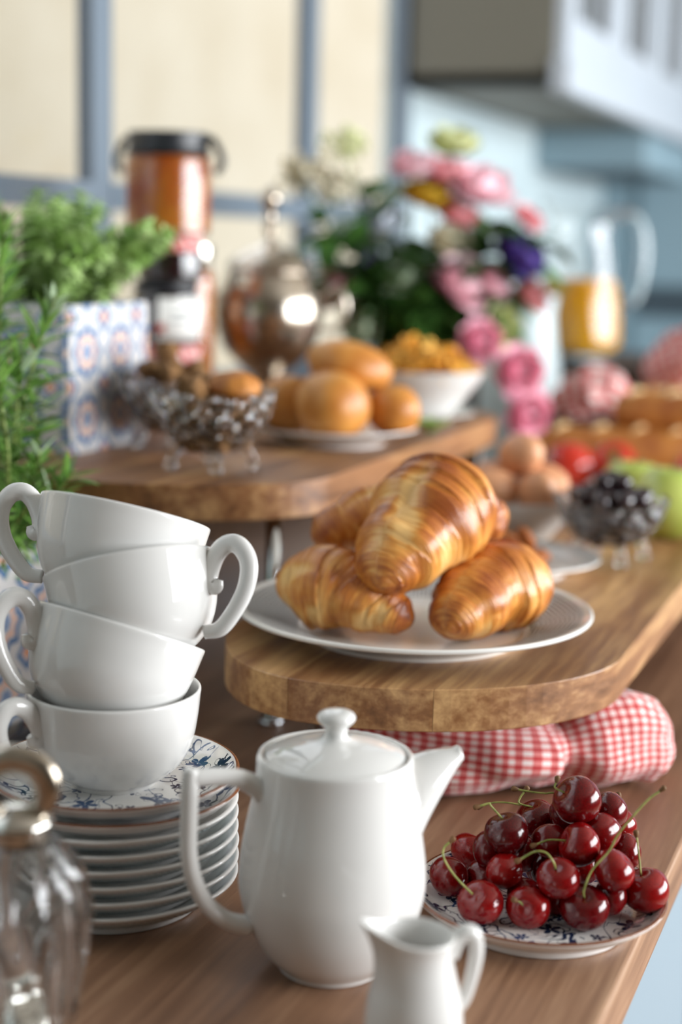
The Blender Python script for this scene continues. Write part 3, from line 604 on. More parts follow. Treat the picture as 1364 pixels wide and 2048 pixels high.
# ------------------------------------------------------------------ croissant plate and croissants
PX, PY = -0.359, 1.093
pp = fine([(0.0, 0.0035), (0.07, 0.0035), (0.076, 0.0030), (0.078, 0.0), (0.081, 0.0), (0.083, 0.0035), (0.098, 0.0090), (0.118, 0.0155), (0.1325, 0.0195), (0.1350, 0.0212), (0.1350, 0.0228), (0.1335, 0.0236), (0.1305, 0.0228), (0.115, 0.0182), (0.095, 0.0120), (0.086, 0.0078), (0.078, 0.0068), (0.0, 0.0066)], 5)
pp = [(max(0, r), z) for r, z in pp]; pp[0] = (0, 0.0035); pp[-1] = (0, 0.0066)
tag(part('dinner_plate', lathe(pp, 128), M['beaded_porcelain'], None, (PX, PY, T+MZ+0.0002)), 'large white plate with beaded rim holding the croissants', 'plate')
def croissant(pts, radii, label, seed, flat=0.92, layers=11):
    N, Mm = 190, 72
    O = Vector(pts[1]); P = smooth_line([RGT*p[0]*0.01+FWD*p[1]*0.01+UP*p[2]*0.01 for p in pts], N)
    org = P[N//2].copy(); V, Fc, bake, uvs = [], [], [], []
    rn = random.Random(seed); nr = Vector((0, 0, 1))
    L = sum((P[i+1]-P[i]).length for i in range(N-1)); acc = 0
    for i in range(N):
        f = i/(N-1); tan = (P[min(i+1, N-1)]-P[max(i-1, 0)]).normalized()
        nr = (nr-tan*nr.dot(tan)).normalized(); bn = tan.cross(nr)
        if i: acc += (P[i]-P[i-1]).length
        r0 = lerp_list(radii, f)*0.01
        # round off both ends
        e = min(acc, L-acc)/max(r0*0.85, 1e-4)
        if e < 1: r0 *= math.sqrt(max(0.0, 1-(1-e)**2))*0.97+0.03
        for k in range(Mm):
            a = 2*PI*k/Mm; d = nr*math.cos(a)+bn*math.sin(a)
            wob = 0.16*mnoise.noise(Vector((math.cos(a)*1.1+seed, math.sin(a)*1.1, f*3)))+0.07*math.sin(2*a+seed)
            s = (f-0.5)*2; q = abs(s)**0.85*layers*0.5+wob*2.4; st = q-math.floor(q); depth_ = 0.5+0.9*mnoise.noise(Vector((math.floor(q)*3.7+seed, math.cos(a)*0.9, math.sin(a)*0.9)))
            # each rolled sheet ends in a lip, the next one lies a little lower
            lipv = (1-st)**0.55*0.115*depth_-0.035
            torn = max(0, mnoise.noise(Vector((f*5+seed*1.3, math.cos(a)*1.5, math.sin(a)*1.5)))-0.28)*(1-abs(s))
            fine_ = 0.012*mnoise.noise(Vector((f*90, math.cos(a)*1.2+seed, math.sin(a)*1.2)))+0.045*mnoise.noise(Vector((f*6+seed, math.cos(a)*1.6, math.sin(a)*1.6)))
            rr = r0*(1+lipv+fine_-0.28*torn)
            V.append(P[i]+(nr*math.cos(a)*flat+bn*math.sin(a))*rr-org)
            top = 0.5+0.5*d.z
            edge_ = math.exp(-((st-0.04)/0.10)**2)
            bake.append(min(1, max(-0.2, 0.24+0.22*top+0.20*edge_*depth_-0.16*math.exp(-((st-0.93)/0.07)**2)+0.30*mnoise.noise(Vector((f*6+seed*3, math.cos(a)*1.4, math.sin(a)*1.4)))+0.22*max(0, abs(s)-0.6)/0.4-1.6*torn)))
            uvs.append((f*L/0.12, k/Mm))
    for i in range(N-1):
        for k in range(Mm): Fc.append((i*Mm+k, i*Mm+(k+1) % Mm, (i+1)*Mm+(k+1) % Mm, (i+1)*Mm+k))
    Fc.append(tuple(range(Mm-1, -1, -1))); Fc.append(tuple((N-1)*Mm+k for k in range(Mm)))
    me = mesh('croissant', (V, Fc)); at = me.attributes.new('bake', 'FLOAT', 'POINT')
    at.data.foreach_set('value', bake)
    uv = me.uv_layers.new(name='UVMap')
    for lp in me.loops:
        u, v = uvs[lp.vertex_index]; uv.data[lp.index].uv = (u, v)
    o = link('croissant', me, M['croissant'], None, Vector((PX, PY, T+MZ))+org)
    return tag(o, label, 'croissant', 'croissants on the white plate')
croissant([(-3.0, -7.0, 5.2), (-2.0, -4.8, 6.6), (0.4, -1.2, 8.6), (2.2, 2.0, 9.7), (3.2, 4.4, 9.1)], [1.1, 2.1, 2.45, 3.35, 3.5, 4.45, 4.6, 4.6, 4.0, 3.6, 2.2], 'biggest golden croissant lying on top of the pile, tip to the front', 11)
croissant([(-9.0, -0.6, 3.0), (-8.0, -1.6, 3.9), (-5.2, -3.2, 4.0), (-2.4, -4.8, 3.1), (-0.3, -5.6, 2.3)], [1.9, 2.8, 2.95, 3.45, 3.3, 2.75, 2.5, 1.9, 1.6, 0.9], 'golden croissant lying at the left front of the plate', 23)
croissant([(1.9, -7.0, 2.1), (2.8, -5.4, 2.9), (5.0, -2.2, 3.9), (7.4, 0.6, 4.1), (8.6, 2.8, 3.6)], [0.7, 1.7, 2.1, 2.85, 3.0, 3.6, 3.55, 3.0, 2.0], 'golden croissant lying at the right front of the plate, tip forward', 37)
croissant([(-7.9, 2.4, 6.8), (-6.4, 2.9, 7.3), (-2.4, 4.6, 8.4), (2.2, 5.6, 8.2), (5.6, 4.9, 7.8), (7.0, 4.2, 7.2)], [1.0, 1.8, 2.0, 2.6, 2.7, 3.1, 3.1, 2.7, 2.4, 1.5], 'croissant lying across the back behind the biggest one', 41)

# ------------------------------------------------------------------ gingham cloth bundled under the low stand
def bundle(path, rad, name, label, seed, checks, flatz=0.8, nA=150, nB=96, folds=5, amp=0.20, floor=0.001):
    P = smooth_line(path, nA); V, Fc, uvs = [], [], []
    nr = Vector((0, 0, 1)); L = 0
    for i in range(nA):
        if i: L += (P[i]-P[i-1]).length
        f = i/(nA-1); tan = (P[min(i+1, nA-1)]-P[max(i-1, 0)]).normalized(); nr = (nr-tan*nr.dot(tan)).normalized(); bn = tan.cross(nr)
        r = lerp_list(rad, f); e = min(f, 1-f)*9
        if e < 1: r *= math.sqrt(max(0.0, 1-(1-e)**2))
        for k in range(nB):
            a = 2*PI*k/nB
            g = mnoise.noise(Vector((f*5+seed, math.cos(a)*1.1, math.sin(a)*1.1)))*0.34+amp*math.sin(folds*a*0.5+f*9+3*mnoise.noise(Vector((f*4, a*0.5, seed))))*0.45
            g += 0.05*mnoise.noise(Vector((f*18+seed, math.cos(a)*4, math.sin(a)*4)))
            p = P[i]+(nr*math.cos(a)*flatz+bn*math.sin(a))*r*(1+g)
            p.z = max(p.z, floor); V.append(p); uvs.append((L/checks+0.7*g, a*max(rad)*1.05/checks+0.6*g))
    for i in range(nA-1):
        for k in range(nB): Fc.append((i*nB+k, i*nB+(k+1) % nB, (i+1)*nB+(k+1) % nB, (i+1)*nB+k))
    me = mesh(name, (V, Fc)); uv = me.uv_layers.new(name='UVMap'); nb = 2*PI*max(rad)*1.05/checks
    for pl in me.polygons:
        ks = [me.loops[li].vertex_index % nB for li in pl.loop_indices]
        for li, k in zip(pl.loop_indices, ks):
            u, v = uvs[me.loops[li].vertex_index]
            if max(ks)-min(ks) > nB/2 and k < nB/2: v += nb
            uv.data[li].uv = (u, v)
    o = link(name, me, M['gingham'], None, (0, 0, T))
    return tag(o, label, 'cloth')
bundle([(-0.425, 1.105, 0.036), (-0.38, 1.09, 0.038), (-0.33, 1.085, 0.038), (-0.285, 1.10, 0.036), (-0.262, 1.118, 0.033), (-0.240, 1.135, 0.035), (-0.205, 1.165, 0.036), (-0.178, 1.190, 0.03)], [0.034, 0.042, 0.044, 0.046, 0.042, 0.033, 0.042, 0.044, 0.034], 'napkin', 'red and white gingham cloth bundled under the low stand', 5, 0.0078)

# ------------------------------------------------------------------ tiled planters with herbs
def planter(loc, sx, sy, h, tray, parent, rep):
    th = 0.008
    def face(a, b, nu):
        # one glazed tile face, outer side, with UV repeats
        pass
    body = part('planter', join(box(0, sx, 0, th, 0, h), box(0, sx, sy-th, sy, 0, h), box(0, th, th, sy-th, 0, h), box(sx-th, sx, th, sy-th, 0, h), box(th, sx-th, th, sy-th, 0, th)), M['tile_edge'], parent, loc, smooth=False)
    def slab(name, o, du, dv, w_, h_, nrm):
        o, du, dv, nrm = map(Vector, (o, du, dv, nrm)); bw = 0.006; n = 6
        # rounded-corner glazed slab standing 2.5 mm proud
        pts = []
        for cx, cy, a0 in ((w_-bw, bw, -PI/2), (w_-bw, h_-bw, 0), (bw, h_-bw, PI/2), (bw, bw, PI)):
            for k in range(n+1):
                a = a0+PI/2*k/n; pts.append((cx+bw*math.cos(a), cy+bw*math.sin(a)))
        m = len(pts); V = [o+du*p[0]+dv*p[1] for p in pts]+[o+du*p[0]+dv*p[1]+nrm*0.0025 for p in pts]
        Fc = [tuple(m+i for i in range(m))]+[(i, (i+1) % m, m+(i+1) % m, m+i) for i in range(m)]
        me = mesh(name, (V, Fc), False); uv = me.uv_layers.new(name='UVMap')
        for lp in me.loops:
            p = pts[lp.vertex_index % m]; uv.data[lp.index].uv = (p[0]/rep, p[1]/rep)
        link(name, me, M['tile'], body)
    slab('tile_face', (sx, 0.0, 0), (0, 1, 0), (0, 0, 1), sy, h, (1, 0, 0))
    slab('tile_face', (0, 0, 0), (1, 0, 0), (0, 0, 1), sx, h, (0, -1, 0))
    slab('tile_face', (sx, sy, 0), (-1, 0, 0), (0, 0, 1), sx, h, (0, 1, 0))
    part('soil', bbox(th+0.0005, sx-th-0.0005, th+0.0005, sy-th-0.0005, th+0.0005, h-0.012, 0.002), M['soil'], parent, loc, smooth=False)
    return body
def blade(L, wd, curve=0.2, fold=0.25, n=5):
    V, Fc = [], []
    for i in range(n+1):
        f = i/n; ww = wd*0.5*math.sin(PI*min(1, 0.12+f*0.86))**0.6*(1-f**6); z = -curve*L*f*f
        V += [(-ww, f*L, z+fold*ww), (0, f*L, z-fold*ww*0.4), (ww, f*L, z+fold*ww)]
    for i in range(n):
        a = i*3; Fc += [(a, a+1, a+4, a+3), (a+1, a+2, a+5, a+4)]
    return V, Fc
def orient(base, d, roll=0.0):
    q = Vector(d).normalized().to_track_quat('Y', 'Z'); return Matrix.Translation(base) @ q.to_matrix().to_4x4() @ Matrix.Rotation(roll, 4, 'Y')
# rosemary
tag(part('tray', join(bbox(-0.835, -0.650, 0.955, 1.150, 0.0, 0.012, 0.002), box(-0.835, -0.829, 0.955, 1.150, 0.012, 0.022), box(-0.656, -0.650, 0.955, 1.150, 0.012, 0.022), box(-0.829, -0.656, 0.955, 0.961, 0.012, 0.022), box(-0.829, -0.656, 1.144, 1.150, 0.012, 0.022)), M['tray_black'], None, (0, 0, T), smooth=False), 'black tray under the tiled rosemary planter', 'tray')
PRX, PRY = -0.815, 0.985
ro = thing('potted_rosemary', 'rosemary plant in a blue and orange patterned tile planter at left', 'plant', (PRX, PRY, T+0.0125))
planter((0, 0, 0), 0.14, 0.14, 0.148, True, ro, 0.062)
leafA = mesh('leaf', blade(0.036, 0.0064, 0.10)); leafA.materials.append(M['rosemary_leaf'])
leafB = mesh('leaf', blade(0.030, 0.0060, 0.35)); leafB.materials.append(M['rosemary_leaf'])
leafC = mesh('leaf', blade(0.030, 0.0070, 0.05)); leafC.materials.append(M['rosemary_pale'])
O = Vector((PRX, PRY, 0.0125))
sprigs = [  # paths relative to the worktop: nearest and clearest first
    [(-0.704, 1.049, 0.146), (-0.689, 1.049, 0.167), (-0.682, 1.047, 0.227), (-0.674, 1.049, 0.280), (-0.664, 1.055, 0.323), (-0.652, 1.062, 0.361)],
    [(-0.704, 1.056, 0.146), (-0.698, 1.056, 0.165), (-0.688, 1.048, 0.215), (-0.676, 1.038, 0.257), (-0.670, 1.036, 0.293), (-0.668, 1.038, 0.324)],
    [(-0.704, 1.052, 0.146), (-0.681, 1.052, 0.168), (-0.667, 1.041, 0.193), (-0.658, 1.032, 0.215), (-0.648, 1.030, 0.244)],
    [(-0.704, 1.046, 0.146), (-0.668, 1.046, 0.169), (-0.650, 1.036, 0.191), (-0.633, 1.030, 0.211), (-0.619, 1.033, 0.230)],
    [(-0.715, 1.062, 0.146), (-0.711, 1.062, 0.163), (-0.706, 1.056, 0.237), (-0.705, 1.059, 0.309), (-0.705, 1.065, 0.372), (-0.706, 1.075, 0.427)],
    [(-0.704, 1.030, 0.146), (-0.683, 1.030, 0.171), (-0.671, 1.019, 0.200), (-0.663, 1.008, 0.245), (-0.666, 1.004, 0.284), (-0.672, 1.007, 0.314)],
    [(-0.704, 1.022, 0.146), (-0.676, 1.022, 0.172), (-0.658, 1.010, 0.187), (-0.644, 1.002, 0.201), (-0.634, 1.003, 0.215)],
    [(-0.704, 1.082, 0.146), (-0.686, 1.082, 0.164), (-0.681, 1.082, 0.210), (-0.683, 1.078, 0.252), (-0.690, 1.083, 0.292)],
    [(-0.717, 1.083, 0.146), (-0.713, 1.083, 0.160), (-0.715, 1.078, 0.230), (-0.717, 1.080, 0.281), (-0.721, 1.085, 0.338), (-0.721, 1.090, 0.387)],
    [(-0.732, 1.065, 0.146), (-0.728, 1.065, 0.161), (-0.734, 1.070, 0.254), (-0.734, 1.074, 0.335), (-0.734, 1.087, 0.403)],
    [(-0.740, 1.074, 0.146), (-0.736, 1.074, 0.159), (-0.742, 1.078, 0.271), (-0.751, 1.080, 0.353)]]
spare = []; nl = 0
for si, path in enumerate(sprigs):
    P = [Vector(p)-O for p in path]; part('stem', tube(P, [0.0022, 0.0018, 0.0012], n=24, m=7), M['herb_stem'], ro)
    Q = smooth_line(P, 60); L = sum((Q[i+1]-Q[i]).length for i in range(59)); n = int(L/0.0055)
    for j in range(n):
        f = 0.06+0.94*j/n; p = Q[min(58, int(f*59))]; tan = (Q[min(59, int(f*59)+1)]-p).normalized()
        for s in range(2):
            a = j*1.75+s*PI+R.uniform(-.4, .4); sd = tan.orthogonal().normalized(); sd = Matrix.Rotation(a, 3, tan) @ sd
            up = 0.45+1.3*max(0, f-0.75)/0.25*0.9+R.uniform(-.25, .35); d = sd+tan*up; sc = R.uniform(0.75, 1.2)*(1-0.45*max(0, f-0.85)/0.15)
            m = orient(p, d, R.uniform(-.5, .5)); me = R.choice((leafA, leafA, leafB, leafC)) if si < 6 else leafA
            if nl < 296:
                o = link('leaf', me, None, ro); o.matrix_local = m @ Matrix.Scale(sc, 4); nl += 1
            else: spare.append(xf(blade(0.035*sc, 0.006*sc, 0.15, n=3), m))
part('foliage', join(*spare), M['rosemary_leaf'], ro, kind='stuff')
# thyme in the second planter
PTX, PTY = -0.875, 1.215
th = thing('potted_thyme', 'bushy thyme plant in a patterned tile planter on the tall stand', 'plant', (PTX, PTY, T+UZ+0.0003))
planter((0, 0, 0), 0.14, 0.148, 0.136, False, th, 0.062)
O = Vector((PTX, PTY, UZ)); lv = []
for k in range(62):
    a = R.uniform(0, 2*PI); rr = R.uniform(0.0, 1)**0.6
    base = Vector((0.07+0.05*math.cos(a)*rr, 0.07+0.05*math.sin(a)*rr, 0.125))
    tip = base+Vector((0.085*math.cos(a)*rr, 0.085*math.sin(a)*rr, 0.10*(1.15-0.55*rr)+R.uniform(-.02, .022)))
    if k < 4: tip = [Vector((-0.700, 1.325, 0.424)), Vector((-0.79, 1.292, 0.446)), Vector((-0.715, 1.31, 0.375)), Vector((-0.70, 1.32, 0.40))][k]-O
    mid = (base+tip)/2+Vector((R.uniform(-.012, .012), R.uniform(-.012, .012), 0.012))
    part('stem', tube([base-Vector((0, 0, 0.002)), mid, tip], [0.0012, 0.0009, 0.0006], n=14, m=5), M['herb_stem'], th)
    Q = smooth_line([base, mid, tip], 40)
    for j in range(26):
        i = int(5+34*j/26); p = Q[i]; tan = (Q[min(39, i+1)]-Q[i-1]).normalized()
        for s in range(2):
            sd = Matrix.Rotation(j*1.57+s*PI+R.uniform(-.5, .5), 3, tan) @ tan.orthogonal().normalized()
            lv.append(xf(blade(R.uniform(.010, .016), R.uniform(.006, .0095), 0.2, n=3), orient(p, sd+tan*R.uniform(.2, .8), R.uniform(-.6, .6))))
part('foliage', join(*lv), M['thyme_leaf'], th, kind='stuff')

# ------------------------------------------------------------------ jars stacked on the tall stand
def jar(label, x, y, z, r, h, fill, lidmat, lidh, paper=False, bail=False, checks=False, neck=0.88, lidr=None):
    t = thing('preserve_jar', label, 'jar', (x, y, T+z), group='jars in the tower')
    s = h-lidh
    po = fine([(0, 0.0005), (r*0.82, 0.0), (r*0.97, 0.003), (r, 0.010), (r, s*0.80), (r*0.97, s*0.88), (r*neck, s*0.96), (r*neck, s)], 4)
    po = [(max(0, a), max(0, b)) for a, b in po]; po[0] = (0, 0.0005)
    pi_ = [(max(0, a-0.002), max(b, 0.003)) for a, b in reversed(po)]; pi_[-1] = (0, 0.003)
    part('glass_jar', lathe(po+pi_, 56), M['glass'], t)
    part('preserve', lathe(fine([(0, 0.0035), (r*0.80, 0.0035), (r-0.0018, 0.010), (r-0.0018, s*0.79), (r*neck-0.003, s*0.92), (0, s*0.92)], 3), 48), fill, t)
    lr = lidr or r*neck+0.0025
    l_ = part('lid', lathe(fine([(0, h), (lr*0.9, h), (lr, h-0.002), (lr, s+0.001), (lr*0.97, s-0.004), (lr*0.93, s-0.0035), (lr*0.92, s+0.0005), (0, s+0.0005)], 3), 56), lidmat, t)
    if checks:
        me = l_.data; uv = me.uv_layers.new(name='UVMap')
        for lp in me.loops:
            c = me.vertices[lp.vertex_index].co; uv.data[lp.index].uv = (c.x/0.008+c.z*40, c.y/0.008+c.z*60)
    if paper:
        n = 20; V, Fc = [], []
        for k in range(n+1):
            a = math.radians(-75+110*k/n); c, s_ = math.cos(a), math.sin(a)
            for rr, zz in ((r+0.0003, 0.006), (r+0.0003, s*0.84), (r+0.0008, s*0.84), (r+0.0008, 0.006)): V.append((c*rr, s_*rr, zz))
        for k in range(n):
            for q in range(4): Fc.append((k*4+q, k*4+(q+1) % 4, k*4+4+(q+1) % 4, k*4+4+q))
        Fc += [(0, 1, 2, 3), (n*4+3, n*4+2, n*4+1, n*4)]
        lb = part('paper_label', (V, Fc), M['paper'], t)
        def strip(a0, a1, z0, z1, mat, nm):
            V, Fc = [], []; n = 6
            for k in range(n+1):
                a = math.radians(a0+(a1-a0)*k/n)
                for rr, zz in ((r+0.0009, z0), (r+0.0009, z1), (r+0.0012, z1), (r+0.0012, z0)): V.append((math.cos(a)*rr, math.sin(a)*rr, zz))
            for k in range(n):
                for q in range(4): Fc.append((k*4+q, k*4+(q+1) % 4, k*4+4+(q+1) % 4, k*4+4+q))
            part(nm, (V, Fc), mat, lb)
        strip(-50, -10, s*0.55, s*0.60, M['label_print'], 'print_line'); strip(-55, -6, s*0.42, s*0.46, M['label_print'], 'print_line'); strip(-78, -64, 0.014, s*0.38, M['label_red'], 'print_motif')
    if bail:
        for sg in (-1, 1):
            part('wire_bail', tube([(sg*lr*0.98, 0, h-0.012), (sg*(lr+0.010), 0, h-0.008), (sg*(lr+0.021), 0.002, s-0.012), (sg*(lr+0.014), 0, s-0.026)], 0.0042, n=20, m=8), M['black_cap'], t)
        part('sealing_ring', lathe(fine([(lr-0.001, s-0.002), (lr+0.003, s-0.0025), (lr+0.003, s-0.006), (lr-0.002, s-0.0055)], 3), 48), M['black_cap'], t)
    return t
JX, JY = -0.820, 1.572
def jr(k, z, *a, **kw): return jar(k, JX+kw.pop('dx', 0), JY+kw.pop('dy', 0), z, *a, **kw)
jr('bottom jam jar of the tower with red jam and a gingham lid', UZ+0.0003, 0.039, 0.079, M['jam_red'], M['gingham'], 0.014, checks=True, paper=True)
jr('dark jam jar with a large white label, second from the bottom', UZ+0.0797, 0.038, 0.070, M['jam_dark'], M['black_cap'], 0.007, paper=True, dx=-0.002)
jr('small dark jam jar with gingham lid directly under the peach jar', UZ+0.1501, 0.037, 0.050, M['jam_dark'], M['gingham'], 0.013, checks=True, dx=0.004)
jr('big amber peach preserve jar with black clip lid topping the tower', UZ+0.2005, 0.047, 0.112, M['peach'], M['black_cap'], 0.018, bail=True, neck=0.90)
jar('tall amber preserve jar half hidden behind the jam tower', JX-0.022, JY+0.086, UZ+0.0003, 0.035, 0.19, M['peach'], M['silver'], 0.015)

# ------------------------------------------------------------------ silver sugar pot
sp_ = thing('sugar_pot', 'round silver lidded pot with a tall finial on the tall stand', 'pot', (-0.772, 1.745, T+UZ+0.0003))
sp_.scale = (1.07, 1.07, 1.05)
pb = fine([(0, 0.001), (0.034, 0.0), (0.036, 0.004), (0.030, 0.012), (0.018, 0.022), (0.017, 0.032), (0.032, 0.044), (0.052, 0.066), (0.0605, 0.095), (0.0590, 0.122), (0.0500, 0.145), (0.0460, 0.152), (0.0475, 0.156)], 5)
pb = [(max(0, r), max(0, z)) for r, z in pb]; pb[0] = (0, 0.001)
part('bowl', lathe(pb+[(r*0.96-0.001, z) for r, z in reversed(pb) if z > 0.06]+[(0, 0.06)], 72), M['old_silver'], sp_)
part('lid', lathe(fine([(0, 0.1560), (0.0470, 0.1563), (0.0480, 0.1580), (0.0430, 0.166), (0.028, 0.176), (0.012, 0.183), (0.0065, 0.190), (0, 0.191)], 5), 64), M['old_silver'], sp_)
part('finial', lathe(fine([(0.0066, 0.188), (0.0050, 0.196), (0.0095, 0.203), (0.0060, 0.210), (0.0055, 0.220), (0.0100, 0.228), (0.0110, 0.238), (0.0060, 0.247), (0.0, 0.250)], 4), 32), M['old_silver'], sp_)
part('handle', tube([RGT*0.058+UP*0.12, RGT*0.078+UP*0.135, RGT*0.088+UP*0.115, RGT*0.080+UP*0.09, RGT*0.060+UP*0.085], [0.003, 0.0035, 0.0035, 0.003], n=30, m=10), M['old_silver'], sp_)
part('handle', tube([RGT*-0.058+UP*0.12, RGT*-0.078+UP*0.135, RGT*-0.088+UP*0.115, RGT*-0.080+UP*0.09, RGT*-0.060+UP*0.085], [0.003, 0.0035, 0.0035, 0.003], n=30, m=10), M['old_silver'], sp_)

# ------------------------------------------------------------------ footed glass bowls
def glass_bowl(label, x, y, z, r=0.054, h=0.068):
    t = thing('glass_bowl', label, 'bowl', (x, y, T+z+0.0003), group='footed glass bowls')
    po = fine([(0, 0.016), (r*0.30, 0.0165), (r*0.62, 0.024), (r*0.86, 0.040), (r*0.97, 0.056), (r, h)], 5); po = [(max(0, a), b) for a, b in po]; po[0] = (0, 0.016)
    pi_ = [(max(0, a*0.955-0.001), max(b, 0.019)+0.0005) for a, b in reversed(po)]; pi_[-1] = (0, 0.0195)
    sc = lambda rr, zz, a: (rr*(1+0.03*max(0, (zz-0.045)/(h-0.045))*math.cos(12*a)), zz+0.0022*max(0, (zz-0.045)/(h-0.045))*math.cos(12*a), a)
    part('bowl', lathe(po+pi_, 96, sc), M['cut_glass'], t)
    for k in range(4):
        a = 0.55+PI/2*k; c = Vector((math.cos(a), math.sin(a), 0))
        part('foot', join(tube([c*r*0.50+UP*0.023, c*r*0.62+UP*0.014, c*r*0.66+UP*0.0075], [0.0050, 0.0042, 0.0050], n=14, m=12), move(blob(0.0062, 0.0062, 0.0045, 16, 10), tuple(c*r*0.67+UP*0.0046))), M['glass'], t)
    return t
BX, BY = -0.585, 1.207
glass_bowl('footed cut glass bowl of nuts at the front of the tall stand', BX, BY, UZ)
glass_bowl('footed cut glass bowl of walnuts beside the patterned planter', -0.676, 1.312, UZ)
DX, DY = -0.281, 1.442
glass_bowl('footed cut glass bowl of dark berries on the low stand', DX, DY, MZ, 0.0545, 0.060)
# contents, each piece on its own
walm = []
for s in range(3):
    v = blob(1, 0.85, 0.7, 14, 9, 0.55, 38, s); m_ = mesh('walnut', v); m_.materials.append(M['walnut']); walm.append(m_)
def heap(me_list, cx, cy, z0, rmax, n, size, label, cat, group, name, dome=0.03, jitter=0.3, stretch=(1, 1, 1)):
    pts = []; rr = random.Random(len(label)*n)
    layers = []; k = 0; zz = z0; ring = rmax
    while k < n and ring > -0.001:
        m = max(1, int(2*PI*max(ring, 0.0)/(size*2.05))) if ring > size*0.6 else 1
        for j in range(m):
            if k >= n: break
            a = 2*PI*j/m+zz*97; pts.append((cx+ring*math.cos(a), cy+ring*math.sin(a), zz+rr.uniform(-.1, .1)*size)); k += 1
        ring -= size*2.0
        if ring <= -0.001 or (ring < 0 and k < n):
            pass
        if ring < size*0.3:
            if m == 1: zz += size*1.5; rmax -= size*1.1; ring = rmax
            else: ring = 0.0
    for x, y, z in pts:
        o = link(name, rr.choice(me_list), None, None, (x, y, T+z), (rr.uniform(-1, 1)*jitter*3, rr.uniform(-1, 1)*jitter*3, rr.uniform(0, 6)))
        s = size*rr.uniform(0.93, 1.06); o.scale = (s*stretch[0], s*stretch[1], s*stretch[2]); tag(o, label, cat, group)
heap(walm, -0.676, 1.312, UZ+0.029, 0.026, 8, 0.0125, 'brown walnut kernel deep in the glass bowl by the planter', 'walnut', 'walnuts in the glass bowl', 'walnut')
heap(walm, -0.676, 1.312, UZ+0.052, 0.033, 14, 0.0125, 'brown walnut kernel heaped in the glass bowl by the planter', 'walnut', 'walnuts in the glass bowl', 'walnut')
heap(walm, -0.676, 1.312, UZ+0.074, 0.024, 7, 0.0125, 'brown walnut kernel heaped in the glass bowl by the planter', 'walnut', 'walnuts in the glass bowl', 'walnut')
heap(walm, BX, BY, UZ+0.029, 0.026, 8, 0.012, 'brown nut kernel in the front glass bowl under the round biscuit', 'nut', 'nuts in the front glass bowl', 'nut')
heap(walm, BX, BY, UZ+0.050, 0.033, 14, 0.012, 'brown nut kernel in the front glass bowl under the round biscuit', 'nut', 'nuts in the front glass bowl', 'nut')
tag(part('biscuit', blob(0.023, 0.023, 0.0125, 28, 14, 0.12, 30, 3), M['biscuit'], None, (BX+0.016, BY+0.008, T+UZ+0.0735), (0.15, 0.1, 0)), 'round domed brown biscuit on top of the front glass bowl', 'biscuit')
for k, (dx, dy) in enumerate(((-0.022, -0.004), (-0.018, 0.022), (-0.006, -0.024))):
    o = link('nut', walm[k], None, None, (BX+dx, BY+dy, T+UZ+0.071), (k, 1, k)); o.scale = (0.0125,)*3; tag(o, 'brown nut kernel in the front glass bowl beside the round biscuit', 'nut', 'nuts in the front glass bowl')
bm_ = [mesh('berry', blob(1, 1, 0.95, 16, 10, 0.1, 20, s)) for s in (1, 2)]
for m_ in bm_: m_.materials.append(M['berry'])
heap(bm_, DX, DY, MZ+0.029, 0.027, 9, 0.0098, 'black berry heaped in the footed glass bowl', 'berry', 'dark berries in the glass bowl', 'berry')
heap(bm_, DX, DY, MZ+0.046, 0.034, 20, 0.0098, 'black berry heaped in the footed glass bowl', 'berry', 'dark berries in the glass bowl', 'berry')
heap(bm_, DX, DY, MZ+0.062, 0.030, 13, 0.0098, 'black berry heaped in the footed glass bowl', 'berry', 'dark berries in the glass bowl', 'berry')
heap(bm_, DX, DY, MZ+0.077, 0.010, 3, 0.0098, 'black berry at the very top of the glass bowl', 'berry', 'dark berries in the glass bowl', 'berry')

# ------------------------------------------------------------------ plates, bowls and food behind
def plate(name, label, x, y, z, r, h, cat='plate', mat=None, deep=False):
    if deep: p = [(0, 0.003), (r*0.40, 0.003), (r*0.45, 0), (r*0.50, 0.001), (r*0.70, h*0.35), (r*0.90, h*0.75), (r*0.99, h*0.98), (r, h), (r*0.98, h*1.01), (r*0.94, h*0.93), (r*0.84, h*0.70), (r*0.62, h*0.30), (r*0.4, 0.0075), (0, 0.007)]
    else: p = [(0, 0.003), (r*0.54, 0.003), (r*0.58, 0), (r*0.61, 0), (r*0.63, 0.003), (r*0.80, h*0.6), (r*0.985, h*0.9), (r, h), (r*0.98, h*1.04), (r*0.80, h*0.78), (r*0.64, 0.0068), (0, 0.0064)]
    p = [(max(0, a), max(0, b)) for a, b in fine(p, 5)]; p[0] = (0, 0.003); p[-1] = (0, 0.007 if deep else 0.0064)
    return tag(part(name, lathe(p, 80), mat or M['porcelain'], None, (x, y, T+z+0.0002)), label, cat)
# rolls
plate('plate', 'white plate under the golden bread rolls on the tall stand', -0.562, 1.437, UZ, 0.083, 0.017)
def roll(label, x, y, z, rx, ry, rz, rot):
    o = part('bread_roll', blob(rx, ry, rz, 32, 20, 0.06, 12, x*50), M['roll'], None, (x, y, T+z), rot)
    tag(o, label, 'bread roll', 'rolls on the plate')
roll('round golden roll at the front of the roll pile', -0.551, 1.405, UZ+0.0405, 0.037, 0.036, 0.034, (0, 0.1, 0.3))
roll('long golden roll lying on top of the roll pile', -0.553, 1.452, UZ+0.0760, 0.044, 0.031, 0.025, (0.05, 0.2, 0.35))
roll('golden roll at the left of the pile behind the glass bowl', -0.612, 1.433, UZ+0.0360, 0.032, 0.030, 0.029, (0, 0, 1))
roll('small golden roll at the right end of the roll pile', -0.503, 1.446, UZ+0.0345, 0.027, 0.026, 0.026, (0, 0.2, 0))
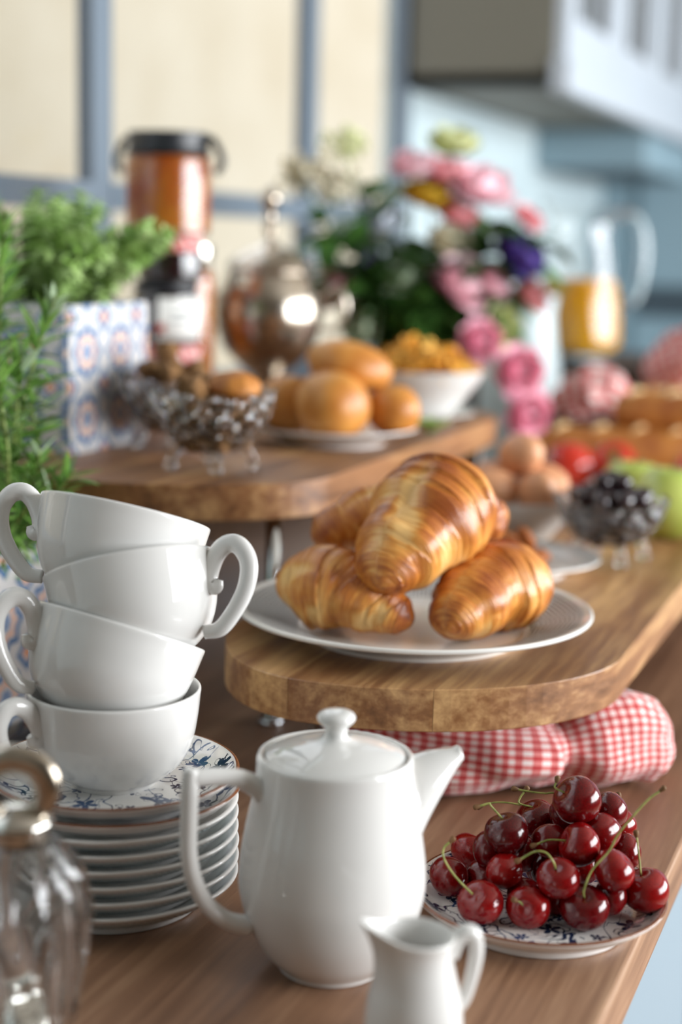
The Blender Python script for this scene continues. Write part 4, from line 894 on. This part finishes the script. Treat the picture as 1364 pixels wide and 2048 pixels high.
roll('golden roll at the back of the pile by the silver pot', -0.592, 1.487, UZ+0.0370, 0.033, 0.030, 0.029, (0, 0, 0.5))
# corn flakes
CFX, CFY = -0.552, 1.665
plate('plate', 'small white plate under the cornflake bowl', CFX, CFY, UZ, 0.066, 0.012)
plate('cereal_bowl', 'wide white bowl heaped with cornflakes on the tall stand', CFX, CFY, UZ+0.0072, 0.078, 0.052, 'bowl', None, True)
V, fk = [], []
for k in range(520):
    a = R.uniform(0, 2*PI); q = math.sqrt(R.random())*0.069; zz = 0.046+0.034*(1-(q/0.069)**2)*R.uniform(0.75, 1.1)
    m_ = Matrix.Translation((q*math.cos(a), q*math.sin(a), zz)) @ Euler((R.uniform(-1, 1), R.uniform(-1, 1), R.uniform(0, 6))).to_matrix().to_4x4()
    s = R.uniform(0.006, 0.011); pts = []; n = 7
    for j in range(n):
        b = 2*PI*j/n; rr = s*R.uniform(.75, 1.1); pts.append((rr*math.cos(b), rr*math.sin(b)*0.8, 0.003*math.cos(2*b)))
    fk.append(xf(([(0, 0, 0.0015)]+pts, [(0, j+1, (j+1) % n+1) for j in range(n)]), m_))
dome = blob(0.062, 0.062, 0.030, 30, 12, 0.1, 20, 2); dome = move(dome, (0, 0, 0.042))
o = part('cornflakes', join(dome, *fk), M['flake'], None, (CFX, CFY, T+UZ+0.0075), smooth=False, kind='stuff'); tag(o, 'heap of golden cornflakes in the wide white bowl', 'cornflakes')
# garnish sprig beside the rolls
gs = thing('herb_sprig', 'small bright green herb sprig between rolls and cornflake bowl', 'herb', (-0.492, 1.53, T+UZ+0.0005))
for k in range(7):
    a = k*0.9; o = part('leaf', blade(0.03, 0.017, 0.2), M['thyme_leaf'], gs); o.matrix_local = orient((0, 0, 0.004), (math.cos(a), math.sin(a), 0.8))
part('stem', tube([(0, 0, 0.001), (0, 0, 0.005), (0.002, 0, 0.012)], 0.0012, n=8, m=6), M['herb_stem'], gs)
# almonds plate
NX, NY = -0.352, 1.352
plate('plate', 'white plate of almonds behind the croissants', NX, NY, MZ, 0.080, 0.016)
nm = mesh('almond', blob(1.25, 0.72, 0.5, 18, 12, 0.1, 14, 2, lambda p, d: Vector((p.x, p.y*(1-0.25*d.x), p.z)))); nm.materials.append(M['nut'])
for k, (dx, dy, dz, rz, ry) in enumerate(((0.012, 0.006, 0.030, 1.2, 0.9), (0.018, -0.004, 0.016, 0.4, 0.2), (-0.010, 0.002, 0.016, 2.1, 0.1), (0.000, -0.020, 0.014, 0.9, 0), (-0.008, 0.018, 0.026, 0.2, 0.4), (0.024, 0.014, 0.015, 1.9, 0.1), (0.004, 0.024, 0.015, 2.7, 0.2), (-0.026, -0.012, 0.014, 0.2, 0), (-0.030, 0.012, 0.014, 1.2, 0))):
    o = link('almond', nm, None, None, (NX+dx, NY+dy, T+MZ+dz), (0.2, ry, rz)); o.scale = (0.0125,)*3
    tag(o, 'almond standing on end at the right of the heap' if k == 0 else 'brown almond in the small heap behind the croissants', 'almond', 'almonds on the white plate')
# eggs
EX, EY = -0.388, 1.500
plate('egg_bowl', 'small white bowl filled with brown eggs behind the croissants', EX, EY, MZ, 0.064, 0.046, 'bowl', None, True)
egm = mesh('egg', blob(1, 1, 1.28, 28, 20, fn=lambda p, d: Vector((p.x*(1-0.13*d.z), p.y*(1-0.13*d.z), p.z)))); egm.materials.append(M['egg'])
for k, (dx, dy, dz, rx, ry, lab) in enumerate(((0.028, -0.022, 0.055, 1.0, 0.35, 'brown egg at the right front of the egg bowl'), (-0.018, -0.030, 0.055, 1.35, -0.9, 'brown egg at the left front of the egg bowl'), (-0.030, 0.016, 0.056, 1.3, 0.6, 'brown egg at the back left of the egg bowl'),
                                               (0.022, 0.026, 0.056, 1.5, 1.2, 'brown egg at the back right of the egg bowl'), (0.004, 0.000, 0.088, 1.25, 0.7, 'topmost brown egg of the bowl'))):
    o = link('egg', egm, None, None, (EX+dx, EY+dy, T+MZ+dz), (rx, 0.2, ry)); o.scale = (0.0215,)*3; tag(o, lab, 'egg', 'brown eggs in the bowl')
# tomatoes on a plate
TX, TY = -0.372, 1.845
plate('plate', 'white plate of red tomatoes in front of the loaves', TX, TY, MZ, 0.085, 0.016)
def tomato(label, x, y, z, r, squash, e):
    t = thing('tomato', label, 'tomato', (x, y, T+z), e, 'tomatoes on the plate')
    part('fruit', blob(r, r*1.0, r*squash, 28, 18, 0.05, 12, x*40, lambda p, d: Vector((p.x*(1+0.03*math.cos(5*math.atan2(p.y, p.x))), p.y, p.z-0.25*r*math.exp(-((1-d.z)/0.08))))), M['tomato'], t)
    for k in range(5):
        o = part('sepal', blade(r*0.6, r*0.2, 0.5), M['flower_stem'], t); o.matrix_local = orient((0, 0, r*squash*0.80), (math.cos(k*1.257), math.sin(k*1.257), 0.2))
tomato('long red tomato at the left of the tomato plate', -0.410, 1.835, MZ+0.0335, 0.027, 1.25, (1.35, 0, -1.0))
tomato('round orange red tomato at the middle of the plate', -0.362, 1.862, MZ+0.0345, 0.029, 0.9, (0.9, 0.2, 0))
tomato('small red tomato at the front right of the plate', -0.340, 1.822, MZ+0.0300, 0.022, 0.9, (0.5, 0.4, 0))
tomato('red tomato at the right edge beyond the green apple', -0.268, 1.86, MZ+0.0275, 0.027, 0.95, (0.3, 0, 0))
# green apple
ap = thing('apple', 'large pale green apple at the right edge of the low stand', 'apple', (-0.2475, 1.585, T+MZ+0.0395))
part('fruit', blob(0.0405, 0.0405, 0.0395, 36, 24, 0.04, 10, 4, lambda p, d: Vector((p.x*(1-0.12*(d.z < 0)*d.z*d.z), p.y*(1-0.12*(d.z < 0)*d.z*d.z), p.z-0.012*math.exp(-((1-d.z)/0.06)) if d.z > 0 else p.z))), M['apple'], ap)
part('stem', tube([(0, 0, 0.027), (0.001, 0, 0.036), (0.004, 0, 0.044)], 0.0013, n=8, m=6), M['stem_tip'], ap)
ap2 = thing('apple', 'green apple lying behind the berry bowl, half hidden', 'apple', (-0.296, 1.640, T+MZ+0.0375))
for c in ap.children:
    q = c.copy(); COL.objects.link(q); q.parent = ap2; q.scale = (0.95, 0.95, 0.95)
# loaves
def loaf(label, x, y, z, L, r, yaw, mat, slashes=4, flat=0.8):
    t = thing('bread_loaf', label, 'bread', (x, y, T+z), (0, 0, yaw), 'loaves at the back of the stand')
    part('crust', tube([(-L/2, 0, r*flat), (-L*0.45, 0, r*flat), (-L*0.2, 0, r*flat*1.03), (L*0.2, 0, r*flat*1.03), (L*0.45, 0, r*flat), (L/2, 0, r*flat)], [r*0.25, r*0.8, r, r, r, r*0.8, r*0.25], n=40, m=24, flat=1.0, ref=(0, 1, 0)), mat, t)
    for k in range(slashes):
        xx = -L*0.32+L*0.64*k/max(1, slashes-1); part('slash', tube([(xx-0.012, -r*0.45, r*flat*1.87), (xx, 0, r*flat*1.03+r*0.985), (xx+0.012, r*0.45, r*flat*1.87)], [0.002, 0.006, 0.002], n=12, m=8), M['crumb'], t)
loaf('long brown crusty loaf behind the tomatoes', -0.375, 1.965, MZ+0.003, 0.23, 0.032, 0.25, M['crust'], flat=1.0)
loaf('brown loaf lying on top at the right end of the bread pile', -0.312, 2.000, MZ+0.058, 0.16, 0.027, 0.1, M['crust'], 3, 1.0)
# bread basket lined with a gingham cloth
bk = thing('bread_basket', 'dark wooden bread basket lined with red gingham at far right', 'basket', (-0.36, 2.23, T+0.0003))
for k in range(5):
    z = 0.004+k*0.034; part('slat', bbox(-0.155, 0.175, -0.095, -0.087, z, z+0.031, 0.001), M['dark_wood'], bk, smooth=False); part('slat', bbox(-0.155, 0.175, 0.087, 0.095, z, z+0.031, 0.001), M['dark_wood'], bk, smooth=False)
    part('slat', bbox(-0.163, -0.155, -0.095, 0.095, z, z+0.031, 0.001), M['dark_wood'], bk, smooth=False); part('slat', bbox(0.175, 0.183, -0.095, 0.095, z, z+0.031, 0.001), M['dark_wood'], bk, smooth=False)
part('base', box(-0.154, 0.174, -0.086, 0.086, 0, 0.006), M['dark_wood'], bk, smooth=False)
part('filling_board', box(-0.153, 0.173, -0.085, 0.085, 0.12, 0.125), M['dark_wood'], bk, smooth=False)
bundle([(-0.512, 2.150, 0.185), (-0.47, 2.150, 0.200), (-0.44, 2.155, 0.205), (-0.405, 2.17, 0.185)], [0.020, 0.032, 0.038, 0.034, 0.022], 'napkin', 'pink gingham napkin puffed over the left corner of the basket', 9, 0.016, 1.0, 60, 48, floor=0.126)
bundle([(-0.40, 2.265, 0.215), (-0.35, 2.260, 0.245), (-0.30, 2.255, 0.262), (-0.24, 2.26, 0.24)], [0.026, 0.042, 0.050, 0.048, 0.03], 'napkin', 'pink gingham napkin standing up at the right of the basket', 13, 0.016, 1.0, 60, 48, floor=0.126)
lf = thing('bread_loaf', 'pale floury round loaf in the gingham lined basket', 'bread', (-0.352, 2.185, T+0.1255))
part('crust', move(blob(0.066, 0.046, 0.046, 32, 18, 0.12, 12, 8), (0, 0, 0.046)), M['crumb'], lf)
for k in range(3): part('slash', tube([(-0.03+0.03*k, -0.030, 0.079), (-0.025+0.03*k, 0, 0.092), (-0.02+0.03*k, 0.028, 0.081)], [0.002, 0.005, 0.002], n=10, m=8), M['crust'], lf)
# dark crate with juice jug
ck = thing('wooden_crate', 'dark wooden crate standing behind the basket under the juice jug', 'crate', (-0.60, 2.545, T+0.0003))
for sy in (-0.16, 0.15):
    for k in range(3):
        z = 0.004+k*0.072; part('slat', bbox(-0.16, 0.24, sy, sy+0.012, z, z+0.066, 0.001), M['dark_wood'], ck, smooth=False)
for sx in (-0.16, 0.228):
    for k in range(3):
        z = 0.004+k*0.072; part('slat', bbox(sx, sx+0.012, -0.147, 0.149, z, z+0.066, 0.001), M['dark_wood'], ck, smooth=False)
part('top', bbox(-0.165, 0.245, -0.165, 0.167, 0.218, 0.230, 0.002), M['dark_wood'], ck, smooth=False)
jg = thing('juice_jug', 'clear glass jug half full of orange juice at the back', 'jug', (-0.556, 2.495, T+0.2308))
jo = fine([(0, 0.003), (0.050, 0.001), (0.058, 0.006), (0.0605, 0.030), (0.0590, 0.070), (0.0510, 0.125), (0.0430, 0.175), (0.0400, 0.205), (0.0430, 0.232), (0.0460, 0.240)], 6); jo = [(max(0, r*1.13), max(0, z)) for r, z in jo]; jo[0] = (0, 0.003)
ji = [(max(0, r-0.0032), max(z, 0.008)) for r, z in reversed(jo)]; ji[-1] = (0, 0.008)
def jlip(r, z, a):
    d = (a-PI*1.05+PI) % (2*PI)-PI; g = math.exp(-(d/0.5)**2); u = max(0, (z-0.19)/0.05); return r+g*0.02*u**1.5, z+g*0.012*u, a
part('body', lathe(jo+ji, 72, jlip), M['glass'], jg)
part('juice', lathe([(0, 0.0085), (0.047, 0.0085)]+[(r-0.0029, z) for r, z in jo if 0.02 < z < 0.128]+[(0, 0.128)], 64), M['juice'], jg)
part('handle', tube([RGT*0.042+UP*0.215, RGT*0.062+UP*0.232, RGT*0.088+UP*0.222, RGT*0.100+UP*0.185, RGT*0.099+UP*0.135, RGT*0.088+UP*0.095, RGT*0.0555+UP*0.085], [0.007, 0.008, 0.008, 0.0085, 0.008, 0.007], n=40, m=12), M['glass'], jg)
# pale blue jug beside the flowers
pj = thing('ceramic_jug', 'pale blue ceramic jug half hidden behind the flowers', 'jug', (-0.594, 2.285, T+0.0003), (0, 0, PI))
pp2 = fine([(0, 0.002), (0.05, 0.0), (0.056, 0.01), (0.062, 0.09), (0.062, 0.20), (0.052, 0.27), (0.048, 0.31), (0.052, 0.335)], 5); pp2 = [(max(0, r), max(0, z)) for r, z in pp2]; pp2[0] = (0, 0.002)
part('body', lathe(pp2+[(max(0, r-0.004), z) for r, z in reversed(pp2) if z > 0.02]+[(0, 0.02)], 56), M['blue_wall'], pj)
part('handle', tube([(0.05, 0, 0.30), (0.085, 0, 0.31), (0.10, 0, 0.25), (0.09, 0, 0.17), (0.06, 0, 0.13)], 0.007, n=30, m=10), M['blue_wall'], pj)

# ------------------------------------------------------------------ flowers in a vase
VX, VY = -0.655, 1.985
vs = fine([(0, 0.002), (0.040, 0.0), (0.046, 0.004), (0.052, 0.06), (0.056, 0.14), (0.050, 0.20), (0.046, 0.235), (0.050, 0.25)], 5); vs = [(max(0, r), max(0, z)) for r, z in vs]; vs[0] = (0, 0.002)
tag(part('vase', lathe(vs+[(max(0, r-0.004), z) for r, z in reversed(vs) if z > 0.02]+[(0, 0.02)], 56), M['porcelain'], None, (VX, VY, T+0.0003)), 'white vase mostly hidden behind bowls, holding the bouquet', 'vase')
def petal(L, wd, cup_, n=5, m=4):
    V, Fc = [], []
    for i in range(n+1):
        f = i/n; ww = wd*0.5*math.sin(PI*(0.15+0.75*f))
        for j in range(m+1):
            g = j/m*2-1; V.append((ww*g, L*f*math.cos(cup_*f), L*f*math.sin(cup_*f)+0.25*ww*g*g))
    for i in range(n):
        for j in range(m): a = i*(m+1)+j; Fc.append((a, a+1, a+m+2, a+m+1))
    return V, Fc
def rose(r, seed):
    q = random.Random(seed); vf = []
    for ring, (cnt, cu, ln) in enumerate(((4, 1.5, 0.6), (5, 1.15, 0.8), (7, 0.75, 0.95), (8, 0.3, 1.0))):
        for k in range(cnt):
            a = 2*PI*k/cnt+ring*0.6+q.uniform(-.15, .15)
            vf.append(xf(petal(r*ln, r*0.95, cu+q.uniform(-.15, .15)), Matrix.Rotation(a, 4, 'Z') @ Matrix.Translation((0, r*0.06, 0))))
    return join(*vf)
def spike(L, r, seed):
    q = random.Random(seed); vf = []
    for k in range(44):
        f = k/44; a = k*2.4; d = Vector((math.cos(a), math.sin(a), 0.35)); vf.append(xf(petal(r*(1.1-0.7*f), r*0.8, 0.5, 3, 2), orient(Vector((0, 0, -L*0.5+L*f)), d)))
    return join(*vf)
def spray(r, seed):
    q = random.Random(seed); vf = []
    for k in range(34):
        d = Vector((q.uniform(-1, 1), q.uniform(-1, 1), q.uniform(-.4, 1))).normalized()*r*q.uniform(.4, 1); vf.append(move(blob(r*0.14, r*0.14, r*0.14, 8, 6), tuple(d))); vf.append(tube([(0, 0, -r*0.6), tuple(d*0.5), tuple(d)], 0.0009, n=5, m=4))
    return join(*vf)
FLW = [('lime', 'spray', .034, (-0.760, 1.960, 0.527), 'pale lime flower spray highest at the left of the bouquet'), ('beige', 'spray', .034, (-0.813, 1.933, 0.490), 'beige bud spray reaching furthest left from the bouquet'), ('cream', 'spray', .046, (-0.775, 1.946, 0.480), 'airy cream flower spray at the upper left of the bouquet'),
       ('violet', 'spike', .024, (-0.726, 1.952, 0.405), 'dusky violet flower spike on the left of the bouquet'), ('blue_white', 'rose', .028, (-0.700, 1.963, 0.425), 'bluish white flower beside the violet spike'), ('pink', 'rose', .032, (-0.672, 1.989, 0.497), 'pale pink flower at the top left of the pink cluster'),
       ('salmon', 'rose', .032, (-0.635, 2.003, 0.490), 'salmon red flower in the top middle of the bouquet'), ('pink', 'rose', .042, (-0.592, 2.013, 0.470), 'large pink flower at the upper right of the bouquet'), ('lime', 'rose', .034, (-0.631, 2.020, 0.528), 'pale creamy green flower at the very top of the bouquet'),
       ('yellow', 'rose', .034, (-0.650, 1.985, 0.460), 'mustard yellow flower under the pink cluster'), ('salmon', 'rose', .028, (-0.616, 1.995, 0.440), 'deep salmon flower under the large pink one'), ('cream', 'rose', .027, (-0.617, 1.975, 0.405), 'cream round flower in the centre of the bouquet'),
       ('pale_green', 'rose', .025, (-0.668, 1.945, 0.357), 'pale greenish white flower in the dark foliage'), ('purple', 'rose', .036, (-0.537, 2.010, 0.388), 'deep purple flower at the right of the bouquet'), ('salmon', 'rose', .022, (-0.531, 2.032, 0.438), 'small pink and orange flower above the purple one'),
       ('pink', 'rose', .040, (-0.598, 1.965, 0.350), 'big pink flower low on the right of the bouquet'), ('pink', 'rose', .024, (-0.562, 1.985, 0.352), 'smaller pink flower touching the big low one'), ('dusty', 'rose', .026, (-0.520, 2.014, 0.340), 'dusty pink flower at the lower right under the purple one'),
       ('pale_green', 'rose', .028, (-0.712, 1.925, 0.297), 'whitish green flower low at the left of the bouquet'), ('dusty', 'rose', .028, (-0.755, 1.925, 0.338), 'dusty rose flower low beside the silver pot'), ('lime', 'rose', .03, (-0.549, 1.985, 0.300), 'yellow green flower low at the right of the bouquet'),
       ('hot_pink', 'rose', .026, (-0.545, 1.880, 0.288), 'hot pink flower drooping behind the cornflake bowl'), ('hot_pink', 'rose', .030, (-0.490, 1.860, 0.256), 'hot pink flower drooping beyond the right end of the tall stand'), ('hot_pink', 'rose', .028, (-0.478, 1.868, 0.205), 'lowest hot pink flower hanging beside the tall stand')]
for k, (cm, kind, r, p, lab) in enumerate(FLW):
    t = thing('flower', lab, 'flower', (p[0], p[1], T+p[2]), group='flowers in the bouquet'); d = (Vector(p)-Vector((VX, VY, 0.26))).normalized()+Vector((0.15, -0.45, 0.1)); e = d.to_track_quat('Z', 'Y').to_euler()
    part('bloom', rose(r*1.18, k) if kind == 'rose' else spike(r*4.5, r*0.8, k) if kind == 'spike' else spray(r, k), FL[cm], t, rot=e if kind == 'rose' else (0, 0, 0))
    a = k*2.4; foot = Vector((VX+0.022*math.cos(a), VY+0.022*math.sin(a), 0.05))-Vector(p); neck = Vector((VX+0.026*math.cos(math.atan2(p[1]-VY, p[0]-VX)), VY+0.026*math.sin(math.atan2(p[1]-VY, p[0]-VX)), 0.25))-Vector(p)
    up_ = neck+Vector((0, 0, 0.05))-neck*0.3 if p[2] < 0.30 else neck*0.5+Vector((0, 0, 0.0))
    part('stem', tube([foot, neck, up_, Vector((0, 0, 0))], 0.0019, n=24, m=6), M['flower_stem'], t)
LT = [(-0.783, 1.933, 0.435), (-0.725, 1.964, 0.470), (-0.507, 2.036, 0.416), (-0.778, 1.924, 0.377), (-0.742, 1.935, 0.38), (-0.688, 1.935, 0.333), (-0.644, 1.945, 0.322), (-0.617, 1.976, 0.374), (-0.663, 1.955, 0.399), (-0.584, 1.99, 0.414), (-0.624, 1.945, 0.305), (-0.671, 1.930, 0.282), (-0.552, 1.99, 0.337), (-0.60, 1.98, 0.388), (-0.704, 1.945, 0.36), (-0.567, 2.016, 0.425), (-0.74, 2.03, 0.36), (-0.64, 2.06, 0.40), (-0.56, 2.06, 0.36)]
SIDE = ['pointing far left', 'standing up between the violet spike and the pinks', 'at the far right by the juice jug', 'low on the left, above the dusty rose']
for k, p in enumerate(LT):
    lab = 'dark green leafy stem '+SIDE[k] if k < 4 else 'dark green leafy stem filling the middle of the bouquet'
    t = thing('leafy_stem', lab, 'greenery', (p[0], p[1], T+p[2]), group='greenery in the bouquet')
    a = k*2.1; foot = Vector((VX+0.018*math.cos(a), VY+0.018*math.sin(a), 0.05))-Vector(p); neck = Vector((VX+0.024*math.cos(a), VY+0.024*math.sin(a), 0.25))-Vector(p)
    path = [foot, neck, neck*0.45+Vector((0, 0, 0.012)), Vector((0, 0, 0))]; part('stem', tube(path, 0.0017, n=20, m=6), M['flower_stem'], t)
    Q = smooth_line(path, 60)
    for j in range(16):
        i = 20+int(39*j/15); i = min(58, i); tan = (Q[i+1]-Q[i]).normalized(); sd = Matrix.Rotation(j*2.4, 3, tan) @ tan.orthogonal().normalized(); s = R.uniform(.8, 1.2)
        o = part('leaf', blade(0.066*s, 0.034*s, 0.25, 0.2), M['dark_leaf'], t); o.matrix_local = orient(Q[i], sd+tan*0.6, R.uniform(-.5, .5))
